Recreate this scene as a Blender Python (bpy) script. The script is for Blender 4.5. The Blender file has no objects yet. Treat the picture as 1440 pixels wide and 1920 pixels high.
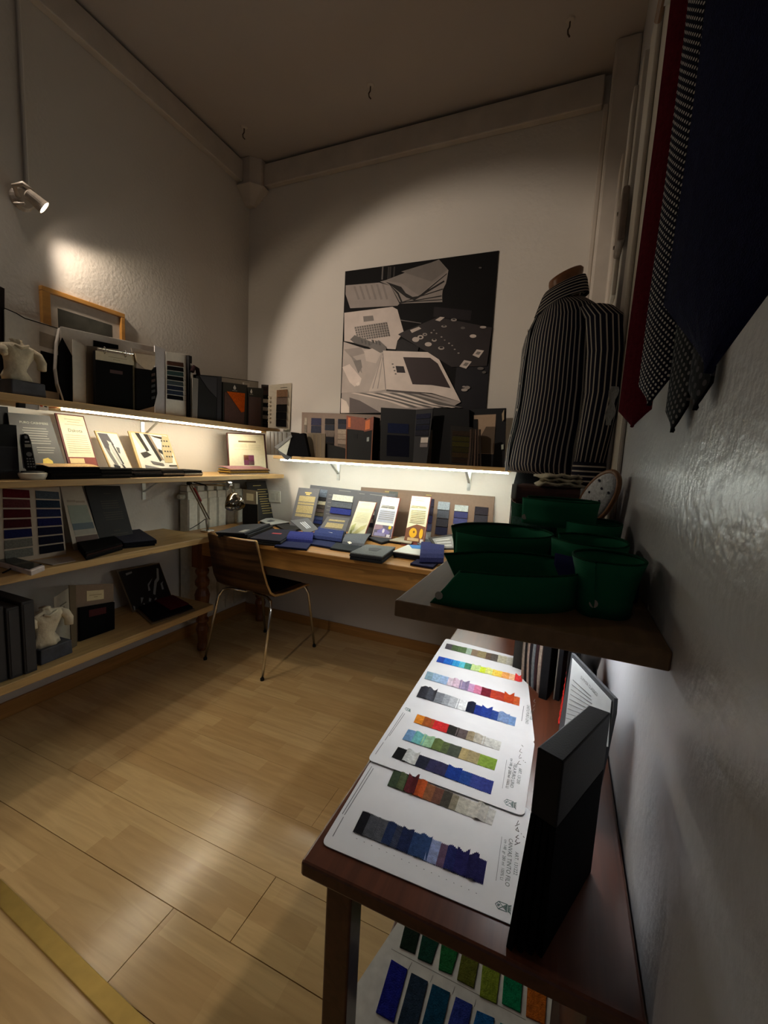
import bpy, bmesh, math, random
from mathutils import Vector, Matrix
random.seed(7)
C = bpy.context.scene.collection
R = math.radians
# ------------------------------------------------------------------ camera
FPX, YAW, PITCH, ROLL = 797.63, R(22.589), R(-7.183), R(2.969)
CAM = Vector((0, 0, 1.275))
_f = Vector((-math.sin(YAW)*math.cos(PITCH), math.cos(YAW)*math.cos(PITCH), math.sin(PITCH)))
_r0 = Vector((math.cos(YAW), math.sin(YAW), 0)); _u0 = _r0.cross(_f)
_r = _r0*math.cos(ROLL)+_u0*math.sin(ROLL); _u = -_r0*math.sin(ROLL)+_u0*math.cos(ROLL)
cd = bpy.data.cameras.new('camera'); cam = bpy.data.objects.new('camera', cd); C.objects.link(cam)
cd.sensor_fit = 'HORIZONTAL'; cd.sensor_width = 36; cd.lens = 36*FPX/1440; cd.clip_start = .02
m = Matrix((_r, _u, -_f)).transposed().to_4x4(); m.translation = CAM
cam.matrix_world = m; bpy.context.scene.camera = cam
# ------------------------------------------------------------------ world, lights, exposure
vs = bpy.context.scene.view_settings
vs.view_transform = 'Standard'; vs.look = 'None'; vs.gamma = 1; vs.use_curve_mapping = False
vs.exposure = 0.12
wd = bpy.data.worlds.new('world'); bpy.context.scene.world = wd; wd.use_nodes = True
wd.node_tree.nodes['Background'].inputs[0].default_value = (.58, .60, .68, 1)
wd.node_tree.nodes['Background'].inputs[1].default_value = .075
WARM = (1, .85, .71)
def spot(loc, tgt, energy, size, blend, col=WARM, rad=.03):
    l = bpy.data.lights.new('spot_light', 'SPOT'); o = bpy.data.objects.new('spot_light', l); C.objects.link(o)
    l.energy = energy; l.spot_size = R(size); l.spot_blend = blend; l.color = col; l.shadow_soft_size = rad
    o.location = loc; o.rotation_euler = (Vector(tgt)-Vector(loc)).to_track_quat('-Z', 'Y').to_euler()
    return o
# ceiling-height wall spots of the shop, outside the frame on the left and behind the camera
spot((-2.12, .60, 2.42), (-.9, 2.64, 1.68), 74, 62, .35)
spot((-2.20, .92, 2.90), (-.95, 1.35, 0), 22, 66, .35)
spot((-.85, -2.2, 2.6), (-1.0, 1.02, 0), 84, 26, .5)
LED_WARM, LED_COOL, LED_TABLE = 66, 74, 80
# ------------------------------------------------------------------ measuring: a photo pixel to a point on a known plane of the room
def PL(p, yaw=0, lean=0):
    """plane through p whose face looks along yaw (0 = out of the left wall, -90 = out of the back wall), leaning back"""
    y, l = R(yaw), R(lean)
    return (Vector(p), Vector((math.cos(y)*math.cos(l), math.sin(y)*math.cos(l), math.sin(l))))
def ZP(z): return (Vector((0, 0, z)), Vector((0, 0, 1)))
def XP(x): return (Vector((x, 0, 0)), Vector((1, 0, 0)))
def YP(y): return (Vector((0, y, 0)), Vector((0, -1, 0)))
def W(q, pl, off=0):
    d = _f+_r*((q[0]-720)/FPX)-_u*((q[1]-960)/FPX)
    p, n = pl
    t = (p+n*off-CAM).dot(n)/d.dot(n)
    return CAM+d*t
def snapz(v, pl, z):
    n = pl[1]; down = Vector((0, 0, -1))-n*(Vector((0, 0, -1)).dot(n)); k = (z-v.z)/down.z
    return v+down*k
# ------------------------------------------------------------------ materials
MATS = {}
def lin(c): return tuple(((x/255)/12.92 if x/255 <= .04045 else ((x/255+.055)/1.055)**2.4) for x in c)
def mat(name, col, rough=.6, metal=0, var=.12, scale=40, bump=0, bscale=200, spec=.5, emit=None, estr=0, stretch=None, sheen=0):
    """principled material with a noise-mottled colour; col is sRGB 0-255"""
    if name in MATS: return MATS[name]
    M = bpy.data.materials.new(name); M.use_nodes = True; nt = M.node_tree; b = nt.nodes['Principled BSDF']
    c = lin(col)
    b.inputs['Roughness'].default_value = rough; b.inputs['Metallic'].default_value = metal
    b.inputs['Specular IOR Level'].default_value = spec
    if sheen: b.inputs['Sheen Weight'].default_value = sheen
    tc = nt.nodes.new('ShaderNodeTexCoord'); mp = nt.nodes.new('ShaderNodeMapping'); nt.links.new(tc.outputs['Object'], mp.inputs[0])
    if stretch: mp.inputs['Scale'].default_value = stretch
    nz = nt.nodes.new('ShaderNodeTexNoise'); nz.inputs['Scale'].default_value = scale; nz.inputs['Detail'].default_value = 4
    nt.links.new(mp.outputs[0], nz.inputs[0])
    rp = nt.nodes.new('ShaderNodeValToRGB'); e = rp.color_ramp.elements
    e[0].position = .3; e[1].position = .7
    e[0].color = (*[x*(1-var) for x in c], 1); e[1].color = (*[min(1, x*(1+var)) for x in c], 1)
    nt.links.new(nz.outputs[0], rp.inputs[0]); nt.links.new(rp.outputs[0], b.inputs['Base Color'])
    if bump:
        n2 = nt.nodes.new('ShaderNodeTexNoise'); n2.inputs['Scale'].default_value = bscale; n2.inputs['Detail'].default_value = 3
        nt.links.new(mp.outputs[0], n2.inputs[0])
        bp = nt.nodes.new('ShaderNodeBump'); bp.inputs['Strength'].default_value = bump; bp.inputs['Distance'].default_value = .004
        nt.links.new(n2.outputs[0], bp.inputs['Height']); nt.links.new(bp.outputs[0], b.inputs['Normal'])
    if emit:
        b.inputs['Emission Color'].default_value = (*emit, 1); b.inputs['Emission Strength'].default_value = estr
    MATS[name] = M; return M
def fab(col, rough=.9):
    """woven cloth of a colour"""
    return mat('cloth_%02x%02x%02x' % tuple(col), col, rough, 0, .22, 160, .5, 700, .08)
def card(col, rough=.55):
    return mat('card_%02x%02x%02x' % tuple(col), col, rough, 0, .05, 60, .05, 300, .18 if max(col) < 70 else .35)
def wood(name, col, axis, dark=.55, rough=.45, scale=9, knots=True):
    """streaky grain along a world axis, with knots"""
    if name in MATS: return MATS[name]
    M = bpy.data.materials.new(name); M.use_nodes = True; nt = M.node_tree; b = nt.nodes['Principled BSDF']; L = nt.links.new
    c = lin(col); b.inputs['Roughness'].default_value = rough
    tc = nt.nodes.new('ShaderNodeTexCoord'); mp = nt.nodes.new('ShaderNodeMapping'); L(tc.outputs['Object'], mp.inputs[0])
    s = [14, 14, 14]; s['xyz'.index(axis)] = .9; mp.inputs['Scale'].default_value = s
    nz = nt.nodes.new('ShaderNodeTexNoise'); nz.inputs['Scale'].default_value = scale/3; nz.inputs['Detail'].default_value = 6; nz.inputs['Distortion'].default_value = 1.2
    L(mp.outputs[0], nz.inputs[0])
    rp = nt.nodes.new('ShaderNodeValToRGB'); e = rp.color_ramp.elements; e[0].position = .3; e[1].position = .68
    e[0].color = (*[x*dark for x in c], 1); e[1].color = (*c, 1); L(nz.outputs[0], rp.inputs[0])
    out = rp.outputs[0]
    if knots:
        m2 = nt.nodes.new('ShaderNodeMapping'); L(tc.outputs['Object'], m2.inputs[0]); s2 = [9, 9, 9]; s2['xyz'.index(axis)] = 4.0; m2.inputs['Scale'].default_value = s2
        vo = nt.nodes.new('ShaderNodeTexVoronoi'); L(m2.outputs[0], vo.inputs[0]); vo.inputs['Scale'].default_value = 1
        r2 = nt.nodes.new('ShaderNodeValToRGB'); r2.color_ramp.elements[0].position = .07; r2.color_ramp.elements[1].position = .13
        L(vo.outputs['Distance'], r2.inputs[0])
        mx = nt.nodes.new('ShaderNodeMix'); mx.data_type = 'RGBA'; L(r2.outputs[0], mx.inputs[0]); mx.inputs[6].default_value = (*[x*.22 for x in c], 1); L(out, mx.inputs[7]); out = mx.outputs[2]
    L(out, b.inputs['Base Color'])
    bp = nt.nodes.new('ShaderNodeBump'); bp.inputs['Strength'].default_value = .15; bp.inputs['Distance'].default_value = .002
    L(nz.outputs[0], bp.inputs['Height']); L(bp.outputs[0], b.inputs['Normal'])
    MATS[name] = M; return M
def emis(name, col, s):
    if name in MATS: return MATS[name]
    M = bpy.data.materials.new(name); M.use_nodes = True; b = M.node_tree.nodes['Principled BSDF']
    b.inputs['Base Color'].default_value = (.9, .9, .9, 1); b.inputs['Emission Color'].default_value = (*col, 1); b.inputs['Emission Strength'].default_value = s
    MATS[name] = M; return M
def stripes(name, ca, cb, period, duty, coord='UV', axis=0, rough=.85):
    if name in MATS: return MATS[name]
    M = bpy.data.materials.new(name); M.use_nodes = True; nt = M.node_tree; b = nt.nodes['Principled BSDF']; L = nt.links.new
    tc = nt.nodes.new('ShaderNodeTexCoord'); sp = nt.nodes.new('ShaderNodeSeparateXYZ'); L(tc.outputs[coord], sp.inputs[0])
    a = nt.nodes.new('ShaderNodeMath'); a.operation = 'DIVIDE'; L(sp.outputs[axis], a.inputs[0]); a.inputs[1].default_value = period
    f = nt.nodes.new('ShaderNodeMath'); f.operation = 'FRACT'; L(a.outputs[0], f.inputs[0])
    g = nt.nodes.new('ShaderNodeMath'); g.operation = 'LESS_THAN'; L(f.outputs[0], g.inputs[0]); g.inputs[1].default_value = duty
    mx = nt.nodes.new('ShaderNodeMix'); mx.data_type = 'RGBA'; L(g.outputs[0], mx.inputs[0]); mx.inputs[6].default_value = (*lin(ca), 1); mx.inputs[7].default_value = (*lin(cb), 1)
    L(mx.outputs[2], b.inputs['Base Color']); b.inputs['Roughness'].default_value = rough; b.inputs['Specular IOR Level'].default_value = .25
    MATS[name] = M; return M
def plaster(name, col, rough, bump, bscale, rough_var=0):
    if name in MATS: return MATS[name]
    M = bpy.data.materials.new(name); M.use_nodes = True; nt = M.node_tree; b = nt.nodes['Principled BSDF']; L = nt.links.new
    c = lin(col); g = nt.nodes.new('ShaderNodeNewGeometry')
    n1 = nt.nodes.new('ShaderNodeTexNoise'); n1.inputs['Scale'].default_value = 1.7; n1.inputs['Detail'].default_value = 6; L(g.outputs['Position'], n1.inputs[0])
    rp = nt.nodes.new('ShaderNodeValToRGB'); e = rp.color_ramp.elements; e[0].position = .25; e[1].position = .75
    e[0].color = (*[x*.9 for x in c], 1); e[1].color = (*c, 1); L(n1.outputs[0], rp.inputs[0]); L(rp.outputs[0], b.inputs['Base Color'])
    b.inputs['Roughness'].default_value = rough
    n2 = nt.nodes.new('ShaderNodeTexNoise'); n2.inputs['Scale'].default_value = bscale; n2.inputs['Detail'].default_value = 5; L(g.outputs['Position'], n2.inputs[0])
    n3 = nt.nodes.new('ShaderNodeTexNoise'); n3.inputs['Scale'].default_value = 3.2; n3.inputs['Detail'].default_value = 2; L(g.outputs['Position'], n3.inputs[0])
    r3 = nt.nodes.new('ShaderNodeValToRGB'); r3.color_ramp.elements[0].position = .42; r3.color_ramp.elements[1].position = .62; L(n3.outputs[0], r3.inputs[0])
    mu = nt.nodes.new('ShaderNodeMath'); mu.operation = 'MULTIPLY'; L(n2.outputs[0], mu.inputs[0]); L(r3.outputs[0], mu.inputs[1])
    ad = nt.nodes.new('ShaderNodeMath'); ad.operation = 'MULTIPLY_ADD'; L(n2.outputs[0], ad.inputs[0]); ad.inputs[1].default_value = .25; L(mu.outputs[0], ad.inputs[2])
    bp = nt.nodes.new('ShaderNodeBump'); bp.inputs['Strength'].default_value = bump; bp.inputs['Distance'].default_value = .01
    L(ad.outputs[0], bp.inputs['Height']); L(bp.outputs[0], b.inputs['Normal'])
    MATS[name] = M; return M
# ------------------------------------------------------------------ mesh building
ORG = {}
class MB:
    def __init__(s): s.v = []; s.f = []; s.uv = None; s.mi = []
    def add(s, vs, fs, mi=0):
        o = len(s.v); s.v += [Vector(v) for v in vs]; s.f += [tuple(i+o for i in f) for f in fs]; s.mi += [mi]*len(fs); return s
    def box(s, a, b, mi=0):
        (x0, y0, z0), (x1, y1, z1) = a, b
        return s.add([(x0,y0,z0),(x1,y0,z0),(x1,y1,z0),(x0,y1,z0),(x0,y0,z1),(x1,y0,z1),(x1,y1,z1),(x0,y1,z1)],
                     [(0,3,2,1),(4,5,6,7),(0,1,5,4),(1,2,6,5),(2,3,7,6),(3,0,4,7)], mi)
    def hexa(s, lo, hi, mi=0):
        """two matching rings of n points"""
        n = len(lo); fs = [tuple(range(n))[::-1], tuple(range(n, 2*n))]+[(i, (i+1) % n, n+(i+1) % n, n+i) for i in range(n)]
        return s.add(list(lo)+list(hi), fs, mi)
    def prism(s, poly, vec, mi=0):
        vec = Vector(vec); return s.hexa([Vector(p) for p in poly], [Vector(p)+vec for p in poly], mi)
    def tube(s, pts, r, n=8, caps=True, mi=0):
        pts = [Vector(p) for p in pts]; rs = r if isinstance(r, (list, tuple)) else [r]*len(pts); vs = []; up = None
        for i, p in enumerate(pts):
            t = (pts[min(i+1, len(pts)-1)]-pts[max(i-1, 0)]).normalized()
            if up is None: up = t.orthogonal().normalized()
            up = (up-t*up.dot(t)).normalized(); b = t.cross(up)
            vs += [p+(up*math.cos(a)+b*math.sin(a))*rs[i] for a in [2*math.pi*k/n for k in range(n)]]
        fs = [(i*n+k, i*n+(k+1) % n, (i+1)*n+(k+1) % n, (i+1)*n+k) for i in range(len(pts)-1) for k in range(n)]
        if caps: fs += [tuple(range(n))[::-1], tuple(range((len(pts)-1)*n, len(pts)*n))]
        return s.add(vs, fs, mi)
    def lathe(s, prof, c, n=16, axis=None, mi=0):
        """prof of (r, h) along axis from c"""
        ax = Vector(axis or (0, 0, 1)).normalized(); u = ax.orthogonal().normalized(); w = ax.cross(u); c = Vector(c); vs = []
        for r, h in prof: vs += [c+ax*h+(u*math.cos(2*math.pi*k/n)+w*math.sin(2*math.pi*k/n))*r for k in range(n)]
        fs = [(i*n+k, i*n+(k+1) % n, (i+1)*n+(k+1) % n, (i+1)*n+k) for i in range(len(prof)-1) for k in range(n)]
        fs += [tuple(range(n))[::-1], tuple(range((len(prof)-1)*n, len(prof)*n))]
        return s.add(vs, fs, mi)
    def rings(s, rings, closed=True, caps=True, mi=0):
        n = len(rings[0]); vs = [p for r in rings for p in r]; K = n if closed else n-1
        fs = [(i*n+k, i*n+(k+1) % n, (i+1)*n+(k+1) % n, (i+1)*n+k) for i in range(len(rings)-1) for k in range(K)]
        if caps: fs += [tuple(range(n))[::-1], tuple(range((len(rings)-1)*n, len(rings)*n))]
        return s.add(vs, fs, mi)
    def slab(s, grid, th, mi=0):
        """thick sheet from a grid of points (rows), thickened along -normal by th"""
        nr, nc = len(grid), len(grid[0]); g = [[Vector(p) for p in r] for r in grid]; back = []
        for i in range(nr):
            row = []
            for j in range(nc):
                a = g[min(i+1, nr-1)][j]-g[max(i-1, 0)][j]; b = g[i][min(j+1, nc-1)]-g[i][max(j-1, 0)][j] if False else g[i][min(j+1, nc-1)]-g[i][max(j-1, 0)]
                n = b.cross(a); n = n.normalized() if n.length > 1e-9 else Vector((0, 0, 1)); row.append(g[i][j]-n*th)
            back.append(row)
        N = nr*nc; vs = [p for r in g for p in r]+[p for r in back for p in r]; fs = []
        for i in range(nr-1):
            for j in range(nc-1):
                a = i*nc+j; fs += [(a, a+1, a+nc+1, a+nc), (N+a, N+a+nc, N+a+nc+1, N+a+1)]
        for j in range(nc-1): fs += [(j, N+j, N+j+1, j+1), ((nr-1)*nc+j, (nr-1)*nc+j+1, N+(nr-1)*nc+j+1, N+(nr-1)*nc+j)]
        for i in range(nr-1): a = i*nc; fs += [(a, a+nc, N+a+nc, N+a), (a+nc-1, N+a+nc-1, N+a+2*nc-1, a+2*nc-1)]
        return s.add(vs, fs, mi)
    def build(s, name, mt, parent=None, origin=None, bevel=0, smooth=False, uvs=None, sub=0):
        if origin is None:
            if parent is not None: origin = ORG[parent.name]
            else:
                xs = [v.x for v in s.v]; ys = [v.y for v in s.v]; zs = [v.z for v in s.v]
                origin = Vector(((min(xs)+max(xs))/2, (min(ys)+max(ys))/2, min(zs)))
        origin = Vector(origin)
        me = bpy.data.meshes.new(name); me.from_pydata([v-origin for v in s.v], [], s.f)
        for mm in (mt if isinstance(mt, list) else [mt]): me.materials.append(mm)
        if isinstance(mt, list): me.polygons.foreach_set('material_index', s.mi)
        bm = bmesh.new(); bm.from_mesh(me); bmesh.ops.recalc_face_normals(bm, faces=bm.faces); bm.to_mesh(me); bm.free()
        if uvs:
            ul = me.uv_layers.new(name='UVMap')
            for lp in me.loops: ul.data[lp.index].uv = uvs[lp.vertex_index]
        if smooth:
            for p in me.polygons: p.use_smooth = True
        o = bpy.data.objects.new(name, me); C.objects.link(o); ORG[o.name] = origin
        if parent is not None: o.parent = parent; o.location = origin-ORG[parent.name]
        else: o.location = origin
        if bevel:
            md = o.modifiers.new('bevel', 'BEVEL'); md.width = bevel; md.segments = 2; md.limit_method = 'ANGLE'; md.angle_limit = R(40)
        if sub:
            md = o.modifiers.new('sub', 'SUBSURF'); md.levels = sub; md.render_levels = sub
        return o
def tag(o, label, cat, group=None):
    o['label'] = label; o['category'] = cat
    if group: o['group'] = group
    return o
def struct(o, label=None):
    o['kind'] = 'structure'
    if label: o['label'] = label
    return o
def thing(name, loc, label, cat, group=None):
    o = bpy.data.objects.new(name, None); C.objects.link(o); o.location = loc; o.empty_display_size = .05; ORG[o.name] = Vector(loc)
    return tag(o, label, cat, group)
def copy_tree(o, loc, label=None, rotz=None, parent=None):
    c = o.copy(); C.objects.link(c); c.parent = parent; ORG[c.name] = Vector(loc)
    if parent is None: c.location = loc
    if label: c['label'] = label
    if rotz is not None: c.rotation_euler.z = rotz
    for ch in o.children: copy_tree(ch, loc, parent=c)
    return c
# ------------------------------------------------------------------ flat pieces
def quad(name, qs, pl, th, mt, parent=None, zb=None, off=0, bevel=0):
    """solid panel whose front outline is given; points with a third entry 'b' are let down to the height zb it stands on"""
    pts = []
    for q in qs:
        v = W(q, pl, off)
        if len(q) > 2 and zb is not None: v = snapz(v, (pl[0]+pl[1]*off, pl[1]), zb)
        pts.append(v)
    b = MB(); b.prism(pts, -pl[1]*th); return b.build(name, mt, parent, bevel=bevel)
def lerp(a, b, t): return Vector(a)*(1-t)+Vector(b)*t
def bil(Q, u, v):
    """point in a quad given as tl, tr, br, bl"""
    return lerp(lerp(Q[0], Q[1], u), lerp(Q[3], Q[2], u), v)
def corners(qs, pl, zb=None, off=0):
    out = []
    for q in qs:
        v = W(q, pl, off)
        if len(q) > 2 and zb is not None: v = snapz(v, (pl[0]+pl[1]*off, pl[1]), zb)
        out.append(v)
    return out
def sub(Q, n, u0, u1, v0, v1, off=.001, th=.001):
    """a raised rectangle on a quad: MB piece"""
    n = Vector(n); P = [bil(Q, u0, v0), bil(Q, u1, v0), bil(Q, u1, v1), bil(Q, u0, v1)]
    b = MB(); b.prism([p+n*off for p in P], -n*th); return b
def lines(Q, n, rows, mt, parent, name='printed_lines', off=.0006, h=.012):
    """bars of small print: rows of (u0, u1, v)"""
    b = MB()
    for u0, u1, v in rows:
        P = [bil(Q, u0, v), bil(Q, u1, v), bil(Q, u1, v+h), bil(Q, u0, v+h)]
        b.prism([p+Vector(n)*off for p in P], -Vector(n)*.0005)
    o = b.build(name, mt, parent); o['kind'] = 'stuff'; return o
def text(s, Q, n, u0, u1, v, mt, parent, name='lettering', off=.0008, hs=1.0):
    """lettering whose baseline runs from (u0,v) to (u1,v) of a quad"""
    cu = bpy.data.curves.new('t', 'FONT'); cu.body = s; cu.resolution_u = 2; to = bpy.data.objects.new('t', cu); C.objects.link(to)
    dg = bpy.context.evaluated_depsgraph_get(); me = bpy.data.meshes.new_from_object(to.evaluated_get(dg))
    bpy.data.objects.remove(to); vs = [v.co.copy() for v in me.vertices]; fs = [tuple(p.vertices) for p in me.polygons]
    w = max(v.x for v in vs)-min(v.x for v in vs); x0 = min(v.x for v in vs)
    a, b_ = bil(Q, u0, v), bil(Q, u1, v); d = b_-a; sc = d.length/w; d.normalize(); n = Vector(n); up = n.cross(d).normalized()
    b = MB(); b.add([a+d*((q.x-x0)*sc)+up*(q.y*sc*hs)+n*off for q in vs], fs)
    bpy.data.meshes.remove(me)
    return b.build(name, mt, parent)
# ================================================================== the room
XL, YB, XR, ZC = -2.27, 2.64, .14, 3.265
M_WL = plaster('plaster_left', (205, 198, 188), .75, .32, 64)
M_WB = plaster('plaster_back', (208, 201, 191), .7, .22, 40)
M_WR = plaster('gloss_wall_paint', (196, 196, 200), .33, .22, 60)
M_CE = plaster('ceiling_paint', (182, 173, 165), .85, .1, 30)
M_TR = mat('old_white_paint', (190, 180, 168), .6, 0, .1, 8, .2, 40)
struct(MB().box((XL-.1, -1.6, 0), (XL, YB+.1, 3.4)).build('wall_left', M_WL), 'rough off-white plaster wall behind the long shelves')
struct(MB().box((XL, YB, 0), (XR+.1, YB+.1, 3.4)).build('wall_back', M_WB), 'off-white end wall behind the poster and desk')
struct(MB().box((XR, .02, 0), (XR+.1, YB, 3.4)).build('wall_right', M_WR), 'grey-white gloss painted wall beside the dark table')
struct(MB().box((XL-.1, -1.6, ZC), (1.2, YB+.1, ZC+.1)).build('ceiling', M_CE), 'plain ceiling with old hooks')
# laminate floor: boards 195 mm wide running across the room, each a piece of its own
def floor_mat():
    M = bpy.data.materials.new('maple_laminate'); M.use_nodes = True; nt = M.node_tree; b = nt.nodes['Principled BSDF']; L = nt.links.new
    g = nt.nodes.new('ShaderNodeNewGeometry'); mp = nt.nodes.new('ShaderNodeMapping'); L(g.outputs['Position'], mp.inputs[0]); mp.inputs['Location'].default_value = (.13, -.755, 0)
    oi = nt.nodes.new('ShaderNodeObjectInfo')
    br = nt.nodes.new('ShaderNodeTexBrick'); L(mp.outputs[0], br.inputs[0]); br.inputs['Scale'].default_value = 1
    br.inputs['Mortar Size'].default_value = 0; br.inputs['Brick Width'].default_value = .37; br.inputs['Row Height'].default_value = .065; br.offset = .41; br.offset_frequency = 2; br.squash = .7; br.squash_frequency = 3
    br.inputs['Color1'].default_value = (*lin((208, 177, 126)), 1); br.inputs['Color2'].default_value = (*lin((187, 153, 104)), 1); br.inputs['Bias'].default_value = -.25
    m2 = nt.nodes.new('ShaderNodeMapping'); L(g.outputs['Position'], m2.inputs[0]); m2.inputs['Scale'].default_value = (2.2, 26, 1)
    nz = nt.nodes.new('ShaderNodeTexNoise'); L(m2.outputs[0], nz.inputs[0]); nz.inputs['Scale'].default_value = 1.4; nz.inputs['Detail'].default_value = 5; nz.inputs['Distortion'].default_value = 1.5
    rp = nt.nodes.new('ShaderNodeValToRGB'); L(nz.outputs[0], rp.inputs[0]); rp.color_ramp.elements[0].position = .3; rp.color_ramp.elements[1].position = .7
    rp.color_ramp.elements[0].color = (.87, .85, .81, 1); rp.color_ramp.elements[1].color = (1.06, 1.05, 1.04, 1)
    mx = nt.nodes.new('ShaderNodeMix'); mx.data_type = 'RGBA'; mx.blend_type = 'MULTIPLY'; mx.inputs[0].default_value = 1; L(br.outputs[0], mx.inputs[6]); L(rp.outputs[0], mx.inputs[7])
    L(mx.outputs[2], b.inputs['Base Color'])
    n4 = nt.nodes.new('ShaderNodeTexNoise'); L(g.outputs['Position'], n4.inputs[0]); n4.inputs['Scale'].default_value = 7; n4.inputs['Detail'].default_value = 4
    mr = nt.nodes.new('ShaderNodeMapRange'); L(n4.outputs[0], mr.inputs[0]); mr.inputs[3].default_value = .13; mr.inputs[4].default_value = .27; L(mr.outputs[0], b.inputs['Roughness'])
    b.inputs['Specular IOR Level'].default_value = .45
    n5 = nt.nodes.new('ShaderNodeTexNoise'); L(g.outputs['Position'], n5.inputs[0]); n5.inputs['Scale'].default_value = 9; n5.inputs['Detail'].default_value = 1
    bp = nt.nodes.new('ShaderNodeBump'); bp.inputs['Strength'].default_value = .07; bp.inputs['Distance'].default_value = .006; L(n5.outputs[0], bp.inputs['Height']); L(bp.outputs[0], b.inputs['Normal'])
    return M
M_FL = floor_mat()
fl = struct(MB().box((XL-.1, -1.6, -.05), (1.2, YB+.1, -.012)).build('floor', mat('dark_joint', (52, 38, 24), .8)), 'maple laminate floor')
random.seed(11)
for k in range(-9, 10):
    y0 = .755+.195*k; y1 = min(y0+.195, YB)
    x = -.887-1.28*2+(0 if k == -1 else random.choice((.0, .42, .85, .61, .2)))
    while x < 1.1:
        a, b_ = max(x, XL), min(x+1.28, 1.1)
        if b_ > a+.02:
            g = .0012 if k in (-1, 0) else .0005
            MB().box((a+g, y0+g, -.012), (b_-g, y1-g, 0)).build('plank', M_FL, fl, origin=((a+b_)/2, (y0+y1)/2, -.012))
        x += 1.28
struct(MB().prism([W((0, 1649), ZP(.001)), W((0, 1704), ZP(.001)), W((209, 1920), ZP(.001)), W((340, 2060), ZP(.001)), W((425, 2060), ZP(.001)), W((280, 1920), ZP(.001))], (0, 0, .005)).build('trim_1', mat('brushed_brass', (166, 138, 70), .45, .55, .08, 30), bevel=.0015), 'brushed brass threshold strip across the floor')
M_BB = wood('baseboard_pine', (176, 126, 66), 'y', .7, .5, 9, False)
struct(MB().box((XL, -1.6, 0), (XL+.016, YB, .075)).build('baseboard_left', M_BB, bevel=.003))
struct(MB().box((XL+.016, YB-.016, 0), (XR, YB, .068)).build('baseboard_back', wood('baseboard_pine_x', (176, 126, 66), 'x', .7, .5, 9, False), bevel=.003))
# boxed beams under the ceiling, corner block and the boarded frame in the right corner
struct(MB().box((XL, -1.6, 3.11), (XL+.045, YB-.12, ZC-.02)).build('trim_2', M_TR, bevel=.006), 'painted beam along the left wall under the ceiling')
struct(MB().box((XL+.16, YB-.045, 3.105), (.0, YB, ZC-.02)).build('trim_3', M_TR, bevel=.006), 'painted beam along the back wall under the ceiling')
cb = MB(); cb.hexa([(XL, YB-.12, 3.09), (XL+.1, YB-.12, 3.09), (XL+.16, YB-.07, 3.09), (XL+.16, YB, 3.09), (XL, YB, 3.09)], [(XL, YB-.12, ZC), (XL+.1, YB-.12, ZC), (XL+.16, YB-.07, ZC), (XL+.16, YB, ZC), (XL, YB, ZC)])
cb.hexa([(XL, YB-.05, 3.0), (XL+.05, YB-.05, 3.0), (XL+.06, YB-.03, 3.0), (XL+.06, YB, 3.0), (XL, YB, 3.0)], [(XL, YB-.14, 3.09), (XL+.12, YB-.14, 3.09), (XL+.18, YB-.07, 3.09), (XL+.18, YB, 3.09), (XL, YB, 3.09)])
struct(cb.build('trim_4', M_TR, bevel=.006), 'painted corner block where the two beams meet')
# right corner: post, casing boards, shutter leaf and hinge plate
struct(MB().box((.03, 2.44, 0), (XR, YB, ZC)).build('trim_5', M_TR, bevel=.012), 'white painted corner post behind the mannequin')
struct(MB().box((.005, 2.56, 0), (.03, YB, 3.08)).build('trim_6', M_TR, bevel=.006))
struct(MB().box((-.70, -.44, 0), (-.30, -.34, 2.7)).build('shadow_post', M_TR, bevel=.008), 'added white post behind the viewpoint that shades the floor')  # unseen post, added to block the rear spot and shade the floor by the table
dr = struct(MB().box((.108, 1.72, .02), (XR, 2.36, 2.62)).build('door_1', M_TR, bevel=.004), 'white painted shutter leaf in the right corner')
MB().box((.094, 1.80, 1.9), (.108, 1.90, 2.58)).build('panel_moulding', M_TR, dr, bevel=.004)
MB().box((.094, 2.14, .2), (.108, 2.28, 2.58)).build('panel_moulding', M_TR, dr, bevel=.004)
hp = MB().box((.086, 1.66, 2.02), (.108, 1.80, 2.19)).build('hinge_plate', mat('painted_iron', (128, 112, 100), .55, .2), dr, bevel=.008)
for zz in (2.05, 2.16): MB().lathe([(.007, 0), (.006, .004)], (.086, 1.775, zz), 8, (-1, 0, 0)).build('screw', MATS['painted_iron'], hp)
struct(MB().box((.126, 1.30, 0), (XR, 1.66, ZC)).build('trim_7', M_TR, bevel=.012), 'wide flat casing board beside the maroon tie')
struct(MB().box((.113, 1.44, 0), (.126, 1.60, 2.55)).build('trim_8', M_TR, bevel=.006))
# hooks in the ceiling and the beam
M_HK = mat('rusty_iron', (88, 70, 56), .7, .5)
def hook(p, label, d=(0, 0, -1)):
    t = thing('ceiling_hook', p, label, 'hook', 'old screw hooks'); p = Vector(p); d = Vector(d); s = d.orthogonal().normalized()
    MB().lathe([(.022, 0), (.018, .006), (.008, .009)], p, 12, d).build('rose', M_TR, t)
    MB().tube([p+d*.005, p+d*.03, p+d*.045+s*.008, p+d*.06+s*.006, p+d*.068-s*.006], .0035, 6).build('shank', M_HK, t)
hook((-2.03, 2.305, ZC), 'small iron hook in the ceiling nearest the left corner block')
hook((-1.16, 2.29, ZC), 'small iron hook in the middle of the ceiling')
hook((-.17, 2.28, ZC), 'small iron hook in the ceiling nearest the right frame')
hook((-2.225, 1.215, 3.16), 'dark iron hook in the left beam beside the cable conduit', (1, 0, -.4))
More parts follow.
